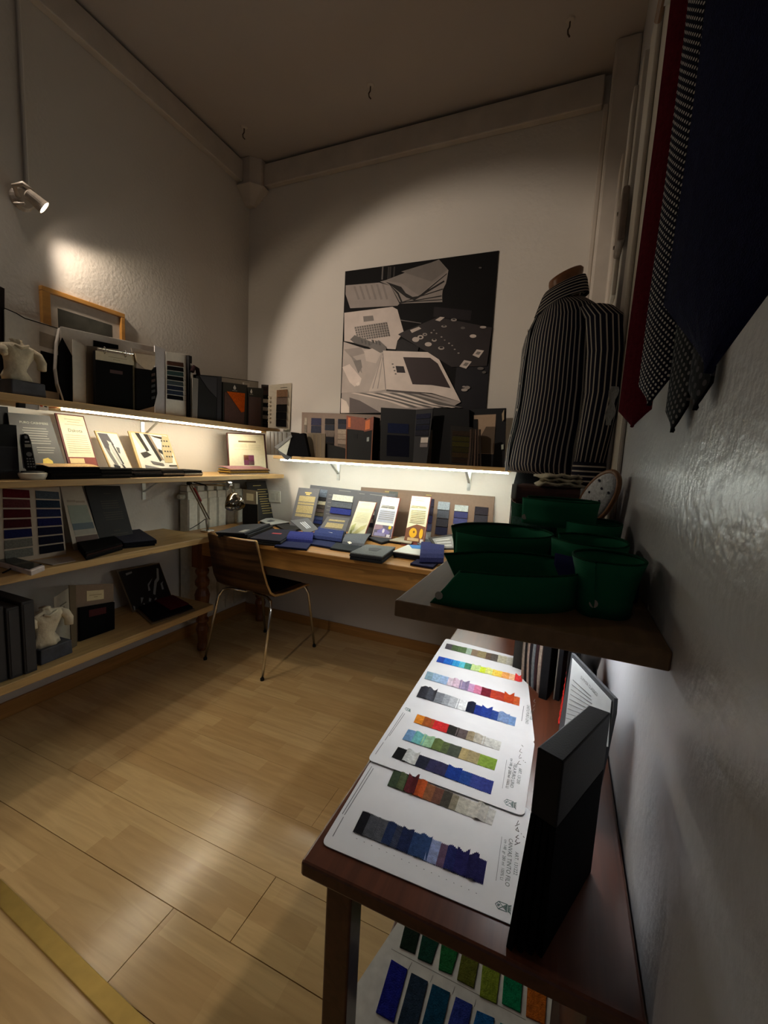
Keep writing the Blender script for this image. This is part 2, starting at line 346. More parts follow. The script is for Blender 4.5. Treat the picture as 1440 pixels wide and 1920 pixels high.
# cable conduit and lamp on the left wall
tag(MB().tube([(XL+.009, 1.222, 2.34), (XL+.009, 1.222, 3.11)], .008, 8).build('cable_conduit', M_WL), 'white cable conduit running up the left wall above the spotlight', 'conduit')
def spotlight():
    b0 = Vector((XL, 1.20, 2.30)); t = thing('wall_spotlight', b0, 'lit white spotlight on a curved bracket on the left wall', 'lamp')
    M_W = mat('lamp_enamel', (176, 164, 150), .4, .1)
    MB().lathe([(.045, 0), (.045, .012), (.036, .022)], b0, 20, (1, 0, 0)).build('mounting_plate', M_W, t, bevel=.002)
    MB().tube([b0+Vector((.02, -.02, .0)), b0+Vector((.05, -.05, .02)), b0+Vector((.075, -.03, .035)), b0+Vector((.09, .0, .015))], .009, 8).build('arm', M_W, t, smooth=True)
    MB().tube([b0+Vector((.02, -.01, -.02)), b0+Vector((.05, -.05, -.05)), b0+Vector((.08, -.03, -.045))], .006, 8).build('arm', M_W, t, smooth=True)
    d = Vector((.42, .72, -.55)).normalized(); h0 = b0+Vector((.085, -.02, .0))
    hd = MB().lathe([(.010, -.006), (.021, 0), (.024, .02), (.027, .055), (.029, .066), (.027, .066), (.024, .056), (.0005, .054)], h0, 20, d).build('lamp_head', M_W, t, smooth=False)
    MB().lathe([(.0245, .055), (.024, .060), (.0005, .061)], h0, 20, d).build('bulb', emis('bulb_glow', (1, .86, .70), 38), hd)
    for (tg, en, sz, bl, cl) in ((h0+d*2, 5, 120, .25, (1, .82, .60)), (Vector((-2.22, 1.72, 1.86)), 6.5, 84, .75, (1, .84, .70))):
        s = spot(h0+d*.08, tg, en, sz, bl, cl, .024); s.parent = t; s.location = h0+d*.08-b0
spotlight()
# radiator on the left wall, sections
rd = thing('radiator', (XL+.06, 2.22, .14), 'old ribbed white radiator on the left wall beneath the lit shelf', 'radiator')
M_RD = mat('radiator_enamel', (196, 192, 178), .4)
for i in range(6):
    y = 1.985+i*.084
    b = MB(); b.box((XL+.03, y, .14), (XL+.10, y+.078, 1.0)); b.box((XL+.02, y+.01, 1.0), (XL+.085, y+.068, 1.04)); b.box((XL+.095, y+.004, .2), (XL+.106, y+.074, .955)); b.build('section', M_RD, rd, bevel=.008)
MB().tube([(XL+.065, 1.95, .19), (XL+.065, 2.52, .19)], .016, 8).build('pipe', M_RD, rd)
MB().lathe([(.018, 0), (.02, .02), (.014, .04)], (XL+.065, 1.985, .97), 10, (0, -1, 0)).build('valve', mat('valve_white', (180, 176, 160), .5), rd)
# switch plate
sw = thing('switch_plate', W((513, 931), YP(YB)), 'white switch plate on the back wall below the lit shelf end', 'switch')
q = [(503, 919), (525, 921), (526, 943), (504, 941)]
quad('plate', q, YP(YB-.008), .008, card((206, 202, 188)), sw, bevel=.002)
quad('rocker', [(507, 924), (515, 925), (516, 938), (508, 937)], YP(YB-.011), .003, card((196, 192, 178)), sw)
quad('rocker', [(516, 925), (522, 925), (523, 939), (517, 938)], YP(YB-.011), .003, card((196, 192, 178)), sw)
# ================================================================== shelves
PINE_Y = wood('pine_y', (200, 164, 108), 'y', .72, .5); PINE_X = wood('pine_x', (200, 164, 108), 'x', .72, .5)
S1, S2, S3, S4, SB, WS = 1.447, 1.12, .771, .353, 1.258, 1.063
def shelf(a, b, mt, label): return tag(MB().box(a, b).build('wall_shelf', mt, bevel=.003), label, 'shelf', 'pine wall shelves')
shelf((XL, .5, S1-.03), (-1.965, YB, S1), PINE_Y, 'topmost pine shelf on the left wall with a lit strip beneath')
shelf((XL, .5, S2-.027), (-1.89, 2.60, S2), PINE_Y, 'second pine shelf on the left wall holding the leaning framed cards')
shelf((XL, .5, S3-.032), (-1.862, 1.885, S3), PINE_Y, 'third pine shelf on the left wall, level with the desk')
shelf((XL, .5, S4-.036), (-1.862, 1.89, S4), PINE_Y, 'lowest pine shelf on the left wall, just above the floor')
shelf((-1.80, 2.35, SB-.022), (-.27, YB, SB), PINE_X, 'pine shelf on the back wall below the poster')
M_BRK = mat('galvanised_steel', (190, 190, 184), .35, .8)
def bracket(p, n, label, L=.16):
    """p: top of the upright on the wall, n: out of the wall"""
    p, n = Vector(p), Vector(n); s = Vector((0, 0, 1)).cross(n); t = thing('shelf_bracket', p, label, 'bracket', 'shelf brackets')
    def bar(a, b, w, name):
        d = (b-a).normalized(); k = d.cross(s).normalized()*.002
        MB().hexa([a-s*w-k, a+s*w-k, a+s*w+k, a-s*w+k], [b-s*w-k, b+s*w-k, b+s*w+k, b-s*w+k]).build(name, M_BRK, t)
    bar(p+n*.003, p+n*.003-Vector((0, 0, .13)), .011, 'upright'); bar(p+n*.0-Vector((0, 0, .003)), p+n*L-Vector((0, 0, .003)), .011, 'arm')
    bar(p+n*.006-Vector((0, 0, .085)), p+n*(L*.62)-Vector((0, 0, .005)), .007, 'strut')
for i, y in enumerate((.95, 1.755)):
    bracket((XL, y, S1-.031), (1, 0, 0), ('steel bracket under the topmost left shelf by the telephone', 'steel bracket under the topmost left shelf above the photo cards')[i], .2)
    bracket((XL, y, S2-.028), (1, 0, 0), ('steel bracket under the second left shelf by the swatch board', 'steel bracket under the second left shelf near the radiator')[i], .24)
bracket((-1.46, YB, SB-.023), (0, -1, 0), 'left steel bracket under the back wall shelf', .2)
bracket((-.537, YB, SB-.023), (0, -1, 0), 'right steel bracket under the back wall shelf', .2)
def led(name, a, b, col, strength, label):
    t = thing('led_strip', a, label, 'light strip', 'led strips under the shelves')
    MB().box(a, b).build('diffuser', emis(name, col, strength), t)
led('led_warm', (-1.988, 1.16, S1-.039), (-1.978, 2.44, S1-.031), (1, .95, .76), LED_WARM, 'glowing warm led strip under the topmost left shelf')
led('led_cool', (-1.74, 2.352, SB-.0315), (-.275, 2.362, SB-.0235), (.90, 1, .93), LED_COOL, 'glowing cool led strip under the back wall shelf')
# power supply of the warm strip
ps = thing('led_driver', W((62, 760), XP(-2.0)), 'clear led power supply with labels under the topmost left shelf', 'power supply')
def psq(n, qs, c, th=.02): quad(n, qs, XP(-1.99), th, c, ps)
psq('plug', [(35, 753), (48, 754), (48, 765), (35, 764)], card((24, 22, 20))); psq('housing', [(48, 754), (74, 757), (74, 769), (48, 765)], mat('clear_plastic', (186, 186, 184), .2))
lab = quad('label_sticker', [(73, 757), (91, 760), (91, 770), (73, 768)], XP(-1.988), .018, card((226, 222, 214)), ps)
quad('warning_mark', [(75, 759), (80, 760), (80, 763), (75, 762)], XP(-1.9875), .001, card((190, 70, 40)), lab); quad('warning_mark', [(83, 761), (88, 762), (88, 764), (83, 763)], XP(-1.9875), .001, card((40, 40, 40)), lab)
MB().tube([W((92, 764), XP(-1.985)), W((100, 764), XP(-1.984)), W((112, 763), XP(-1.983))], .002, 6).build('lead', card((206, 120, 70)), ps)
tag(MB().tube([W((488, 806), XP(-1.975)), W((498, 806), XP(-1.97)), W((508, 811), XP(-1.97)), W((514, 823), XP(-1.97)), W((513, 840), XP(-1.975))], .004, 8).build('strip_cable', card((18, 18, 18))), 'black cable hanging from the end of the warm led strip', 'cable')
# shelf on the right wall
OAKD = wood('brown_oak', (128, 98, 66), 'y', .72, .55)
tag(MB().box((-.218, .584, WS-.0255), (XR, 1.42, WS)).build('wall_shelf', OAKD, bevel=.0025), 'thick brown wooden shelf on the right wall carrying green collars', 'shelf')
led('led_table', (-.034, .84, WS-.033), (-.022, 1.38, WS-.0265), (.93, .97, 1), LED_TABLE, 'white led strip under the brown right wall shelf')
# ================================================================== desk
PINE_D = wood('desk_pine', (186, 134, 70), 'x', .62, .35); PINE_L = wood('desk_leg_pine', (120, 70, 34), 'z', .6, .4, 9, False)
DZ = .765
dk = thing('writing_desk', (-1.2, 2.25, 0), 'honey pine desk with turned legs under the back wall shelf', 'desk')
MB().box((-2.12, 1.885, DZ-.026), (-.30, 2.615, DZ)).build('desk_top', PINE_D, dk, bevel=.005)
MB().box((-1.98, 1.915, .635), (-.38, 1.937, DZ-.026)).build('front_apron', PINE_D, dk)
MB().box((-1.98, 2.56, .635), (-.38, 2.58, DZ-.026)).build('back_apron', PINE_D, dk)
MB().box((-2.07, 2.0, .635), (-2.05, 2.5, DZ-.026)).build('side_apron', PINE_L, dk); MB().box((-.36, 2.0, .635), (-.34, 2.5, DZ-.026)).build('side_apron', PINE_L, dk)
for (x, y) in ((-2.03, 1.965), (-.37, 1.965), (-2.03, 2.53), (-.37, 2.53)):
    b = MB(); b.box((x-.043, y-.043, .545), (x+.043, y+.043, DZ-.026))
    b.lathe([(.030, 0), (.034, .02), (.028, .05), (.030, .10), (.040, .14), (.034, .165), (.026, .175), (.038, .19), (.038, .205), (.027, .22), (.034, .27), (.043, .335), (.046, .365), (.036, .395), (.027, .41), (.042, .43), (.044, .455), (.028, .485), (.040, .505), (.042, .52), (.03, .545)], (x, y, 0), 18)
    b.build('leg', PINE_L, dk, bevel=.002)
# ================================================================== chair
ch = thing('desk_chair', (-1.665, 2.085, 0), 'brown striped plywood chair with chrome legs pulled up to the desk', 'chair')
def zebra():
    M = bpy.data.materials.new('zebrano_ply'); M.use_nodes = True; nt = M.node_tree; b = nt.nodes['Principled BSDF']; L = nt.links.new
    tc = nt.nodes.new('ShaderNodeTexCoord'); mp = nt.nodes.new('ShaderNodeMapping'); L(tc.outputs['Object'], mp.inputs[0]); mp.inputs['Scale'].default_value = (1.2, 16, 34)
    nz = nt.nodes.new('ShaderNodeTexNoise'); L(mp.outputs[0], nz.inputs[0]); nz.inputs['Scale'].default_value = 1; nz.inputs['Detail'].default_value = 4
    rp = nt.nodes.new('ShaderNodeValToRGB'); L(nz.outputs[0], rp.inputs[0]); e = rp.color_ramp.elements; e[0].position = .38; e[1].position = .62
    e[0].color = (*lin((44, 27, 15)), 1); e[1].color = (*lin((96, 66, 40)), 1); L(rp.outputs[0], b.inputs['Base Color']); b.inputs['Roughness'].default_value = .38
    return M
prof = [(-.245, .795), (-.228, .72), (-.205, .62), (-.182, .54), (-.155, .487), (-.112, .458), (-.04, .448), (.06, .447), (.15, .450), (.205, .446), (.232, .432)]
def shell_x(t, z): return .205+.012*math.sin(math.pi*min(1, t*1.3)) - (.03*max(0, (t-.45))/.2 if .45 < t < .55 else 0)
b = MB(); g = []; n = len(prof)
for i, (y, z) in enumerate(prof):
    hw = [.178, .186, .194, .202, .205, .200, .198, .205, .205, .198, .185][i]; row = []
    for k in range(9):
        u = k/4-1; bow = .018*(u*u-1)*(1 if i < 5 else .4)
        row.append(Vector((u*hw, y+(bow if i < 5 else 0)*1.0, z+(0 if i < 5 else -bow*.5)))+ORG[ch.name])
    g.append(row)
sh = b.slab(g, .011).build('seat_shell', zebra(), ch, smooth=False)
MPLY = wood('ply_edge', (214, 172, 108), 'x', .8, .5, 9, False)
edge = []
for side in (0, 8): edge.append([g[i][side] for i in range(n)])
for e_ in edge+[g[0], g[-1]]:
    MB().tube([p-Vector((0, -.004, .003)) for p in e_], .0068, 6).build('edge_banding', MPLY, ch)
b = MB(); gg = []
for i in range(4, n): gg.append([p+Vector((0, 0, .0025)) for p in g[i][1:8]])
b.slab(gg, .002).build('seat_pad', fab((16, 15, 14)), ch)
CHR = mat('chrome', (214, 212, 206), .16, 1.0, .03)
o = ORG[ch.name]
for sx in (-1, 1):
    MB().tube([o+Vector((sx*.03, -.10, .437)), o+Vector((sx*.15, -.115, .437)), o+Vector((sx*.19, -.13, .425)), o+Vector((sx*.208, -.15, .385)), o+Vector((sx*.228, -.232, .012))], .0085, 10).build('leg', CHR, ch, smooth=True)
    MB().tube([o+Vector((sx*.03, .17, .437)), o+Vector((sx*.15, .185, .437)), o+Vector((sx*.185, .2, .425)), o+Vector((sx*.20, .215, .385)), o+Vector((sx*.215, .275, .012))], .0085, 10).build('leg', CHR, ch, smooth=True)
    for yy, xx in ((-.232, .228), (.275, .215)): MB().lathe([(.011, 0), (.011, .014), (.009, .016)], o+Vector((sx*xx, yy, .0)), 10).build('foot_cap', card((20, 20, 20)), ch)
MB().tube([o+Vector((.03, -.10, .437)), o+Vector((.03, .17, .437))], .008, 8).build('frame_rail', CHR, ch); MB().tube([o+Vector((-.03, -.10, .437)), o+Vector((-.03, .17, .437))], .008, 8).build('frame_rail', CHR, ch)
ch.rotation_euler.z = R(-4)
# ================================================================== dark table under the right wall shelf
MAH = wood('mahogany', (96, 52, 34), 'y', .55, .28, 9, False)
TZ = .70
tb = thing('side_table', (-.08, .95, 0), 'dark mahogany table with a lower shelf against the right wall', 'table')
MB().box((-.293, .462, TZ-.024), (XR-.004, 1.46, TZ)).build('table_top', MAH, tb, bevel=.004)
for (x, y) in ((-.268, .495), (.085, .495), (-.268, 1.385), (.085, 1.385)): MB().box((x, y, 0), (x+.042, y+.042, TZ-.024)).build('leg', MAH, tb, bevel=.003)
MB().box((-.226, .502, TZ-.07), (.085, .52, TZ-.024)).build('apron', MAH, tb)
MB().box((-.262, .537, TZ-.07), (-.244, 1.385, TZ-.024)).build('apron', MAH, tb)
MB().box((-.262, .537, .185), (XR-.03, 1.39, .218)).build('lower_shelf', MAH, tb, bevel=.003)
MB().box((.09, .537, .218), (.118, 1.385, TZ-.024)).build('side_panel', MAH, tb)
# ================================================================== sample books and cards: builders
BLK, CHAR, GREY, TAUPE, CREAM, WHITE = (18, 17, 18), (38, 38, 40), (92, 92, 94), (122, 104, 90), (206, 196, 172), (222, 218, 208)
GOLD = mat('gold_foil', (176, 158, 98), .35, .6, .1, 200)
INK = card((60, 56, 50)); INKL = card((190, 186, 174))
def base_of(Q): c = (Q[2]+Q[3])/2; return c
def board(name, label, cat, qs, pl, zb, th, mt, group=None, part='panel', bevel=.001):
    """a standing or leaning panel as a thing: corners tl, tr, br, bl in front view"""
    Q = corners(qs, pl, zb); t = thing(name, base_of(Q), label, cat, group)
    MB().prism(Q, -pl[1]*th).build(part, mt, t, bevel=bevel)
    return t, Q, pl[1]
def swatches(t, Q, n, u0, u1, v0, v1, cols, th=.003, gap=.12, name='swatch', horiz=False, off=None):
    """a column (or row) of cloth swatches glued to a panel, each lapping over the next"""
    k = len(cols)
    for i, c in enumerate(cols):
        a, b = i/k, (i+1-gap)/k
        uu = (u0, u1, v0+(v1-v0)*a, v0+(v1-v0)*b) if not horiz else (u0+(u1-u0)*a, u0+(u1-u0)*b, v0, v1)
        P = [bil(Q, uu[0], uu[2]), bil(Q, uu[1], uu[2]), bil(Q, uu[1], uu[3]), bil(Q, uu[0], uu[3])]
        lo = [P[0], P[1], P[2], P[3]]; hi = [P[0]+n*(off or th)*.45, P[1]+n*(off or th)*.45, P[2]+n*(off or th)*1.5, P[3]+n*(off or th)*1.5]
        MB().hexa(lo, hi).build(name, fab(c), t, bevel=.0008)
def patch(t, Q, n, u0, u1, v0, v1, mt, name='printed_patch', off=.001, th=.001, bevel=0):
    return sub(Q, n, u0, u1, v0, v1, off, th).build(name, mt, t, bevel=bevel)
def poly(t, Q, n, pts, mt, name, off=.001, th=.001):
    b = MB(); b.prism([bil(Q, u, v)+n*off for u, v in pts], -n*th); return b.build(name, mt, t)
def stack(name, label, cat, Qtop, z0, layers, group=None, jit=.004):
    """things lying flat: quad of the top outline (world), layers from the bottom up of (thickness, material, part name)"""
    c = (Qtop[0]+Qtop[1]+Qtop[2]+Qtop[3])/4; t = thing(name, (c.x, c.y, z0), label, cat, group); z = z0; rnd = random.Random(len(name)+int(c.x*977))
    for th, mt, pn in layers:
        j = Vector((rnd.uniform(-jit, jit), rnd.uniform(-jit, jit), 0)); P = [Vector((p.x, p.y, z))+j for p in Qtop]
        MB().prism(P, (0, 0, th)).build(pn, mt, t, bevel=min(th*.35, .004)); z += th+.0003
    return t, [Vector((p.x, p.y, z)) for p in Qtop]
def roll(t, Q, prof, mt, name='folded_flap', th=.004):
    """a cloth sheet over a quad (tl, tr, br, bl) following heights along v (0 = back, 1 = front)"""
    g = []
    for v, h in prof: g.append([bil(Q, u, v)+Vector((0, 0, h)) for u in (0, .25, .5, .75, 1)])
    return MB().slab(g, th).build(name, mt, t, smooth=False, bevel=.001)
def HW(px, z): return [W(q, ZP(z)) for q in px]
# ------------------------------------------------------------------ topmost left shelf
def S1P(x, yaw=0, lean=0): return PL((x, 0, S1), yaw, lean)
board('sample_box', 'tall black-brown box at the left edge of the topmost left shelf', 'box', [(-45, 515), (9, 541), (9, 742, 'b'), (-45, 733, 'b')], S1P(-2.14), S1, .06, card((30, 20, 18)))
t, Q, n = board('panorama_album', 'long white album with a dark edge behind the plaster torso on the topmost left shelf', 'sample album', [(9, 580), (113, 617), (113, 750, 'b'), (9, 742, 'b')], S1P(-2.13), S1, .006, card((206, 198, 186)))
MB().tube([W(q, S1P(-2.128)) for q in ((9, 578), (30, 587), (47, 597), (70, 604), (113, 617))], .0022, 6).build('edge_binding', card((26, 20, 18)), t)
patch(t, Q, n, .62, .97, .36, .86, fab((20, 18, 16)), 'cloth_swatch', .004, .004)
patch(t, Q, n, .60, .99, .12, .30, card((150, 138, 122)), 'printed_band')
M_PL = mat('plaster_cast', (206, 192, 164), .8, 0, .14, 24, .8, 60); M_SL = mat('slate_block', (58, 60, 68), .6, 0, .3, 22, .2, 90)
def torso(c, h, yaw, label, seedx=0):
    """plaster figure of an open shirt on a slate block"""
    t = thing('plaster_torso', c, label, 'figurine', 'plaster torsos'); c = Vector(c); rz = Matrix.Rotation(R(yaw), 3, 'Z'); B = .28*h
    def P(x, y, z): return c+rz @ Vector((x, y, z))
    bl = MB(); bl.hexa([P(*q) for q in ((-.055, -.06, 0), (.05, -.06, 0), (.05, .07, 0), (-.055, .07, 0))], [P(*q) for q in ((-.055, -.06, B), (.045, -.055, B), (.045, .07, B), (-.055, .07, B))]); bl.build('block', M_SL, t, bevel=.004)
    s = h/.26; rings = []
    for z, rx, ry, oy in ((0, .040, .062, -.008), (.02, .038, .060, -.012), (.05, .030, .044, -.012), (.09, .030, .052, -.004), (.125, .036, .068, 0), (.15, .038, .080, .004), (.166, .030, .072, .004), (.178, .020, .026, .0), (.186, .019, .022, -.002), (.194, .021, .025, -.006)):
        rings.append([P(rx*s*math.cos(a)*(1+.13*math.sin(5*a+z*40)), (oy+ry*math.sin(a)*(1+.10*math.sin(7*a-z*60)))*s, B+z*s) for a in [2*math.pi*k/28 for k in range(28)]])
    fg = MB().rings(rings).build('figure', M_PL, t, smooth=True)
    MB().tube([P(.0, .062*s, B+.150*s), P(.006, .088*s, B+.136*s), P(.012, .100*s, B+.105*s), P(.016, .096*s, B+.07*s)], [.020*s, .022*s, .021*s, .019*s], 10).build('sleeve', M_PL, t, smooth=True)
    MB().tube([P(.0, -.055*s, B+.150*s), P(.014, -.074*s, B+.135*s), P(.026, -.076*s, B+.11*s)], [.018*s, .018*s, .014*s], 10).build('sleeve', M_PL, t, smooth=True)
    MB().tube([P(.03*s, -.03*s, B+.165*s), P(.036*s, -.005*s, B+.155*s), P(.034*s, .03*s, B+.172*s)], [.006*s, .008*s, .006*s], 8).build('collar', M_PL, t, smooth=True)
torso((-2.06, W((47, 720), XP(-2.02)).y, S1), .215, 6, 'cream plaster torso on a dark block on the topmost left shelf')
# the big folded album with the ring pad
t, Q, n = board('folded_album', 'large white folded sample album standing behind the ring pad', 'sample album', [(114, 612), (311, 655), (311, 773, 'b'), (114, 751, 'b')], S1P(-2.12), S1, .004, card((216, 208, 198)))
g = []
for q in ((113, 612), (107, 640), (104, 690), (108, 720), (119, 750)):
    v = W(q, S1P(-2.07)); g.append([v, v+Vector((-.02, .010, 0)), v+Vector((-.05, .018, .0))])
g[-1] = [snapz(v, S1P(-2.07), S1+.001) for v in g[-1]]
MB().slab(g, .004).build('bent_cover', card((222, 214, 204)), t)
quad('cloth_wedge', [(110, 650), (117, 633), (136, 668), (136, 749, 'b'), (112, 746, 'b')], S1P(-2.095), .004, fab((16, 15, 15)), t, S1)
quad('strip_card', [(136, 636), (162, 650), (163, 755, 'b'), (137, 751, 'b')], S1P(-2.075), .003, card((218, 210, 196)), t, S1)
quad('taupe_cover', [(162, 648), (182, 650), (182, 758, 'b'), (163, 756, 'b')], S1P(-2.07), .004, card((108, 96, 82)), t, S1)
quad('cloth_swatch', [(176, 638), (222, 647), (222, 655), (176, 650)], S1P(-2.115), .004, fab((16, 15, 15)), t)
quad('side_cover', [(290, 648), (311, 655), (310, 773, 'b'), (291, 769, 'b')], S1P(-2.055), .005, card((196, 190, 190)), t, S1)
t, Q, n = board('ring_pad', 'black swatch pad with cream header and two rings on the topmost left shelf', 'swatch pad', [(179, 657), (252, 669), (250, 764, 'b'), (180, 758, 'b')], S1P(-2.035), S1, .018, fab((18, 17, 17)))
hd = patch(t, Q, n, 0, .98, 0, .16, card((204, 192, 164)), 'header', .003, .003)
lines(Q, n, [(.3, .78, .07), (.42, .6, .11)], card((150, 136, 108)), hd, off=.0036, h=.008)
patch(t, Q, n, .35, .68, .30, .36, card((70, 40, 36)), 'woven_label', .001, .001)
MB().tube([W((183, 652), S1P(-2.03)), W((250, 664), S1P(-2.03))], .0035, 8).build('clamp_bar', CHR, t)
for q in ((195, 655), (234, 662)):
    c = W(q, S1P(-2.028)); MB().tube([c+Vector((.004, 0, .012)), c+Vector((.012, 0, .002)), c+Vector((.012, 0, -.014)), c+Vector((.003, 0, -.020)), c+Vector((-.006, 0, 0)), c+Vector((.004, 0, .012))], .002, 6).build('ring', CHR, t)
quad('side_strip', [(249, 662), (256, 664), (254, 765, 'b'), (250, 764, 'b')], S1P(-2.033), .02, card((112, 100, 74)), t, S1)
t = thing('swatch_bunch', W((272, 762), S1P(-2.06)), 'black cloth bunch with curled cream top beside the ring pad', 'swatch bunch')
quad('cloth_block', [(255, 690), (284, 694), (293, 688), (295, 738), (289, 762), (255, 765, 'b')], S1P(-2.025), .02, fab((17, 16, 16)), t, S1)
quad('curled_leaf', [(253, 662), (291, 667), (291, 684), (284, 694), (270, 691), (256, 678)], S1P(-2.02), .003, card((202, 182, 156)), t)
quad('curled_leaf', [(246, 652), (291, 660), (291, 667), (248, 661)], S1P(-2.03), .003, card((170, 154, 138)), t)
for y in (701, 712, 722, 732, 744): quad('cloth_tab', [(284, y), (291, y-2), (291, y+3), (284, y+5)], S1P(-2.022), .002, fab((84, 66, 58) if y < 720 else (70, 70, 72)), t)
t, Q, n = board('swatch_card', 'white card with a column of dark swatches next to the folded album', 'swatch card', [(311, 659), (354, 665), (352, 779, 'b'), (311, 773, 'b')], S1P(-2.05), S1, .004, card((222, 214, 200)))
swatches(t, Q, n, .05, .75, .14, .74, [(84, 56, 44), (26, 24, 24), (58, 78, 76), (24, 26, 28), (74, 82, 86), (40, 44, 62), (50, 58, 74), (16, 16, 20)], .004)
lines(Q, n, [(.8, .97, v) for v in (.40, .48, .56, .64, .72)], card((150, 142, 128)), t, h=.006)
t, Q, n = board('lever_file', 'thin black file with a steel edge between swatch card and folder', 'file', [(354, 666), (360, 668), (360, 781, 'b'), (354, 780, 'b')], S1P(-2.03), S1, .16, card(BLK))
patch(t, Q, n, .55, .9, .12, .98, M_BRK, 'steel_edge', .001, .001)
t, Q, n = board('pocket_folder', 'black folder with a slanted grey pocket on the topmost left shelf', 'folder', [(369, 702), (416, 706), (415, 787, 'b'), (369, 782, 'b')], S1P(-2.02), S1, .03, card((22, 22, 24)))
poly(t, Q, n, [(.08, .02), (.78, .03), (.78, .48), (.4, .28)], card((58, 58, 62)), 'pocket_flap', .003, .003)
patch(t, Q, n, .80, .98, .0, 1, card((44, 44, 48)), 'spine', .002, .003)
t, Q, n = board('grey_card', 'narrow grey card with a dark curled top beside the black folder', 'card', [(361, 708), (372, 710), (370, 782, 'b'), (361, 781, 'b')], S1P(-2.01), S1, .004, card((118, 112, 104)))
MB().tube([W((360, 697), S1P(-2.02)), W((364, 688), S1P(-2.02)), W((370, 692), S1P(-2.02)), W((372, 704), S1P(-2.02))], .012, 8).build('curled_swatch', fab((34, 20, 20)), t)
t, Q, n = board('wide_card', 'plain white card with a dark top edge behind the orange marked box', 'card', [(415, 707), (546, 724), (546, 800, 'b'), (415, 790, 'b')], S1P(-2.17), S1, .005, card((180, 170, 154)))
MB().tube([Q[0], Q[1]], .002, 6).build('edge_binding', card((30, 26, 24)), t)
for i, (q, lab) in enumerate((([(418, 716), (464, 722), (463, 799, 'b'), (418, 790, 'b')], 'brown sample box with black header and orange triangle'), ([(465, 726), (494, 728), (492, 803, 'b'), (464, 799, 'b')], 'smaller brown sample box with black header and white mark'))):
    t, Q, n = board('sample_box', lab, 'box', q, S1P(-2.02+.005*i), S1, .05, card((46, 46, 40)))
    patch(t, Q, n, .05, .86, .24, .97, mat('brown_leatherette', (70, 30, 16), .5, 0, .2, 60, .2, 400), 'cover_panel', .002, .002)
    if i == 0: poly(t, Q, n, [(.13, .22), (.88, .21), (.86, .66), (.73, .69)], fab((226, 102, 26)), 'orange_swatch', .004, .002)
    u, v = ((.45, .10), (.2, .10))[i]; poly(t, Q, n, [(u, v-.06), (u+.06, v+.01), (u+.03, v+.05), (u-.03, v+.05), (u-.06, v+.01)], card((220, 216, 206)), 'emblem', .003, .002)
    patch(t, Q, n, u-.1, u+.1, v+.07, v+.085, card((150, 148, 140)), 'printed_line', .003, .002)
quad('tab', [(456, 717), (468, 719), (468, 726), (457, 724)], S1P(-2.1), .003, card((210, 200, 184)), t)
t, Q, n = board('striped_swatch_card', 'dark brown card with white striped swatches near the corner', 'swatch card', [(491, 721), (508, 722), (506, 806, 'b'), (491, 803, 'b')], S1P(-2.02), S1, .006, card((48, 38, 36)))
swatches(t, Q, n, .02, .98, .05, .98, [(56, 44, 42), (70, 54, 50), (24, 22, 22), (176, 164, 150), (24, 22, 22), (150, 140, 130), (24, 22, 22), (140, 132, 124), (20, 18, 18), (20, 18, 18)], .002)
t, Q, n = board('scalloped_swatch_card', 'white card with scalloped brown, grey and black swatches ending the topmost left shelf', 'swatch card', [(504, 722), (547, 718), (543, 808, 'b'), (503, 806, 'b')], PL((-1.99, 2.40, S1), -28), S1, .004, card((220, 210, 188)))
swatches(t, Q, n, .34, .82, .13, .96, [(140, 108, 82), (120, 102, 90), (26, 24, 24), (20, 19, 20), (18, 18, 19)], .005, .04)
b = MB()
for k in range(7): b.lathe([(.009, 0), (.009, .003)], bil(Q, .02, .28+k*.095)+n*.001, 10, n)
b.build('scallop_tabs', card((198, 186, 162)), t)
lines(Q, n, [(.5, .8, .08)], INK, t, h=.01)
# picture in a pale wooden frame on the wall
fp = [(76, 533), (234, 587), (234, 645), (76, 612)]; pf = XP(XL+.022)
t = thing('picture_frame', W((150, 625), pf), 'picture in a pale wooden frame with white mount leaning on the left wall', 'picture frame')
A, B_, D_, E_ = [W(q, pf) for q in ((77, 534), (234, 589), (234, 645), (77, 610))]
z1 = (A.z+B_.z)/2; z0 = S1; y0, y1 = A.y, B_.y; fw = .022; FR = wood('frame_oak', (190, 136, 66), 'y', .75, .4, 9, False)
x0, x1 = XL, XL+.024
for nm, a, b_ in (('frame_rail', (x0, y0, z1-fw), (x1, y1, z1)), ('frame_rail', (x0, y0, z0), (x1, y1, z0+fw)), ('frame_stile', (x0, y0, z0+fw), (x1, y0+.036, z1-fw)), ('frame_stile', (x0, y1-fw, z0+fw), (x1, y1, z1-fw))): MB().box(a, b_).build(nm, FR, t, bevel=.003)
MB().box((x0, y0+fw, z0+fw), (x0+.008, y1-fw, z1-fw)).build('mount', card((188, 178, 166)), t)
MB().box((x0+.008, W((111, 570), pf).y, z0+.09), (x0+.009, W((213, 600), pf).y, z1-.075)).build('print', mat('dark_print', (64, 64, 58), .4, 0, .35, 14), t)
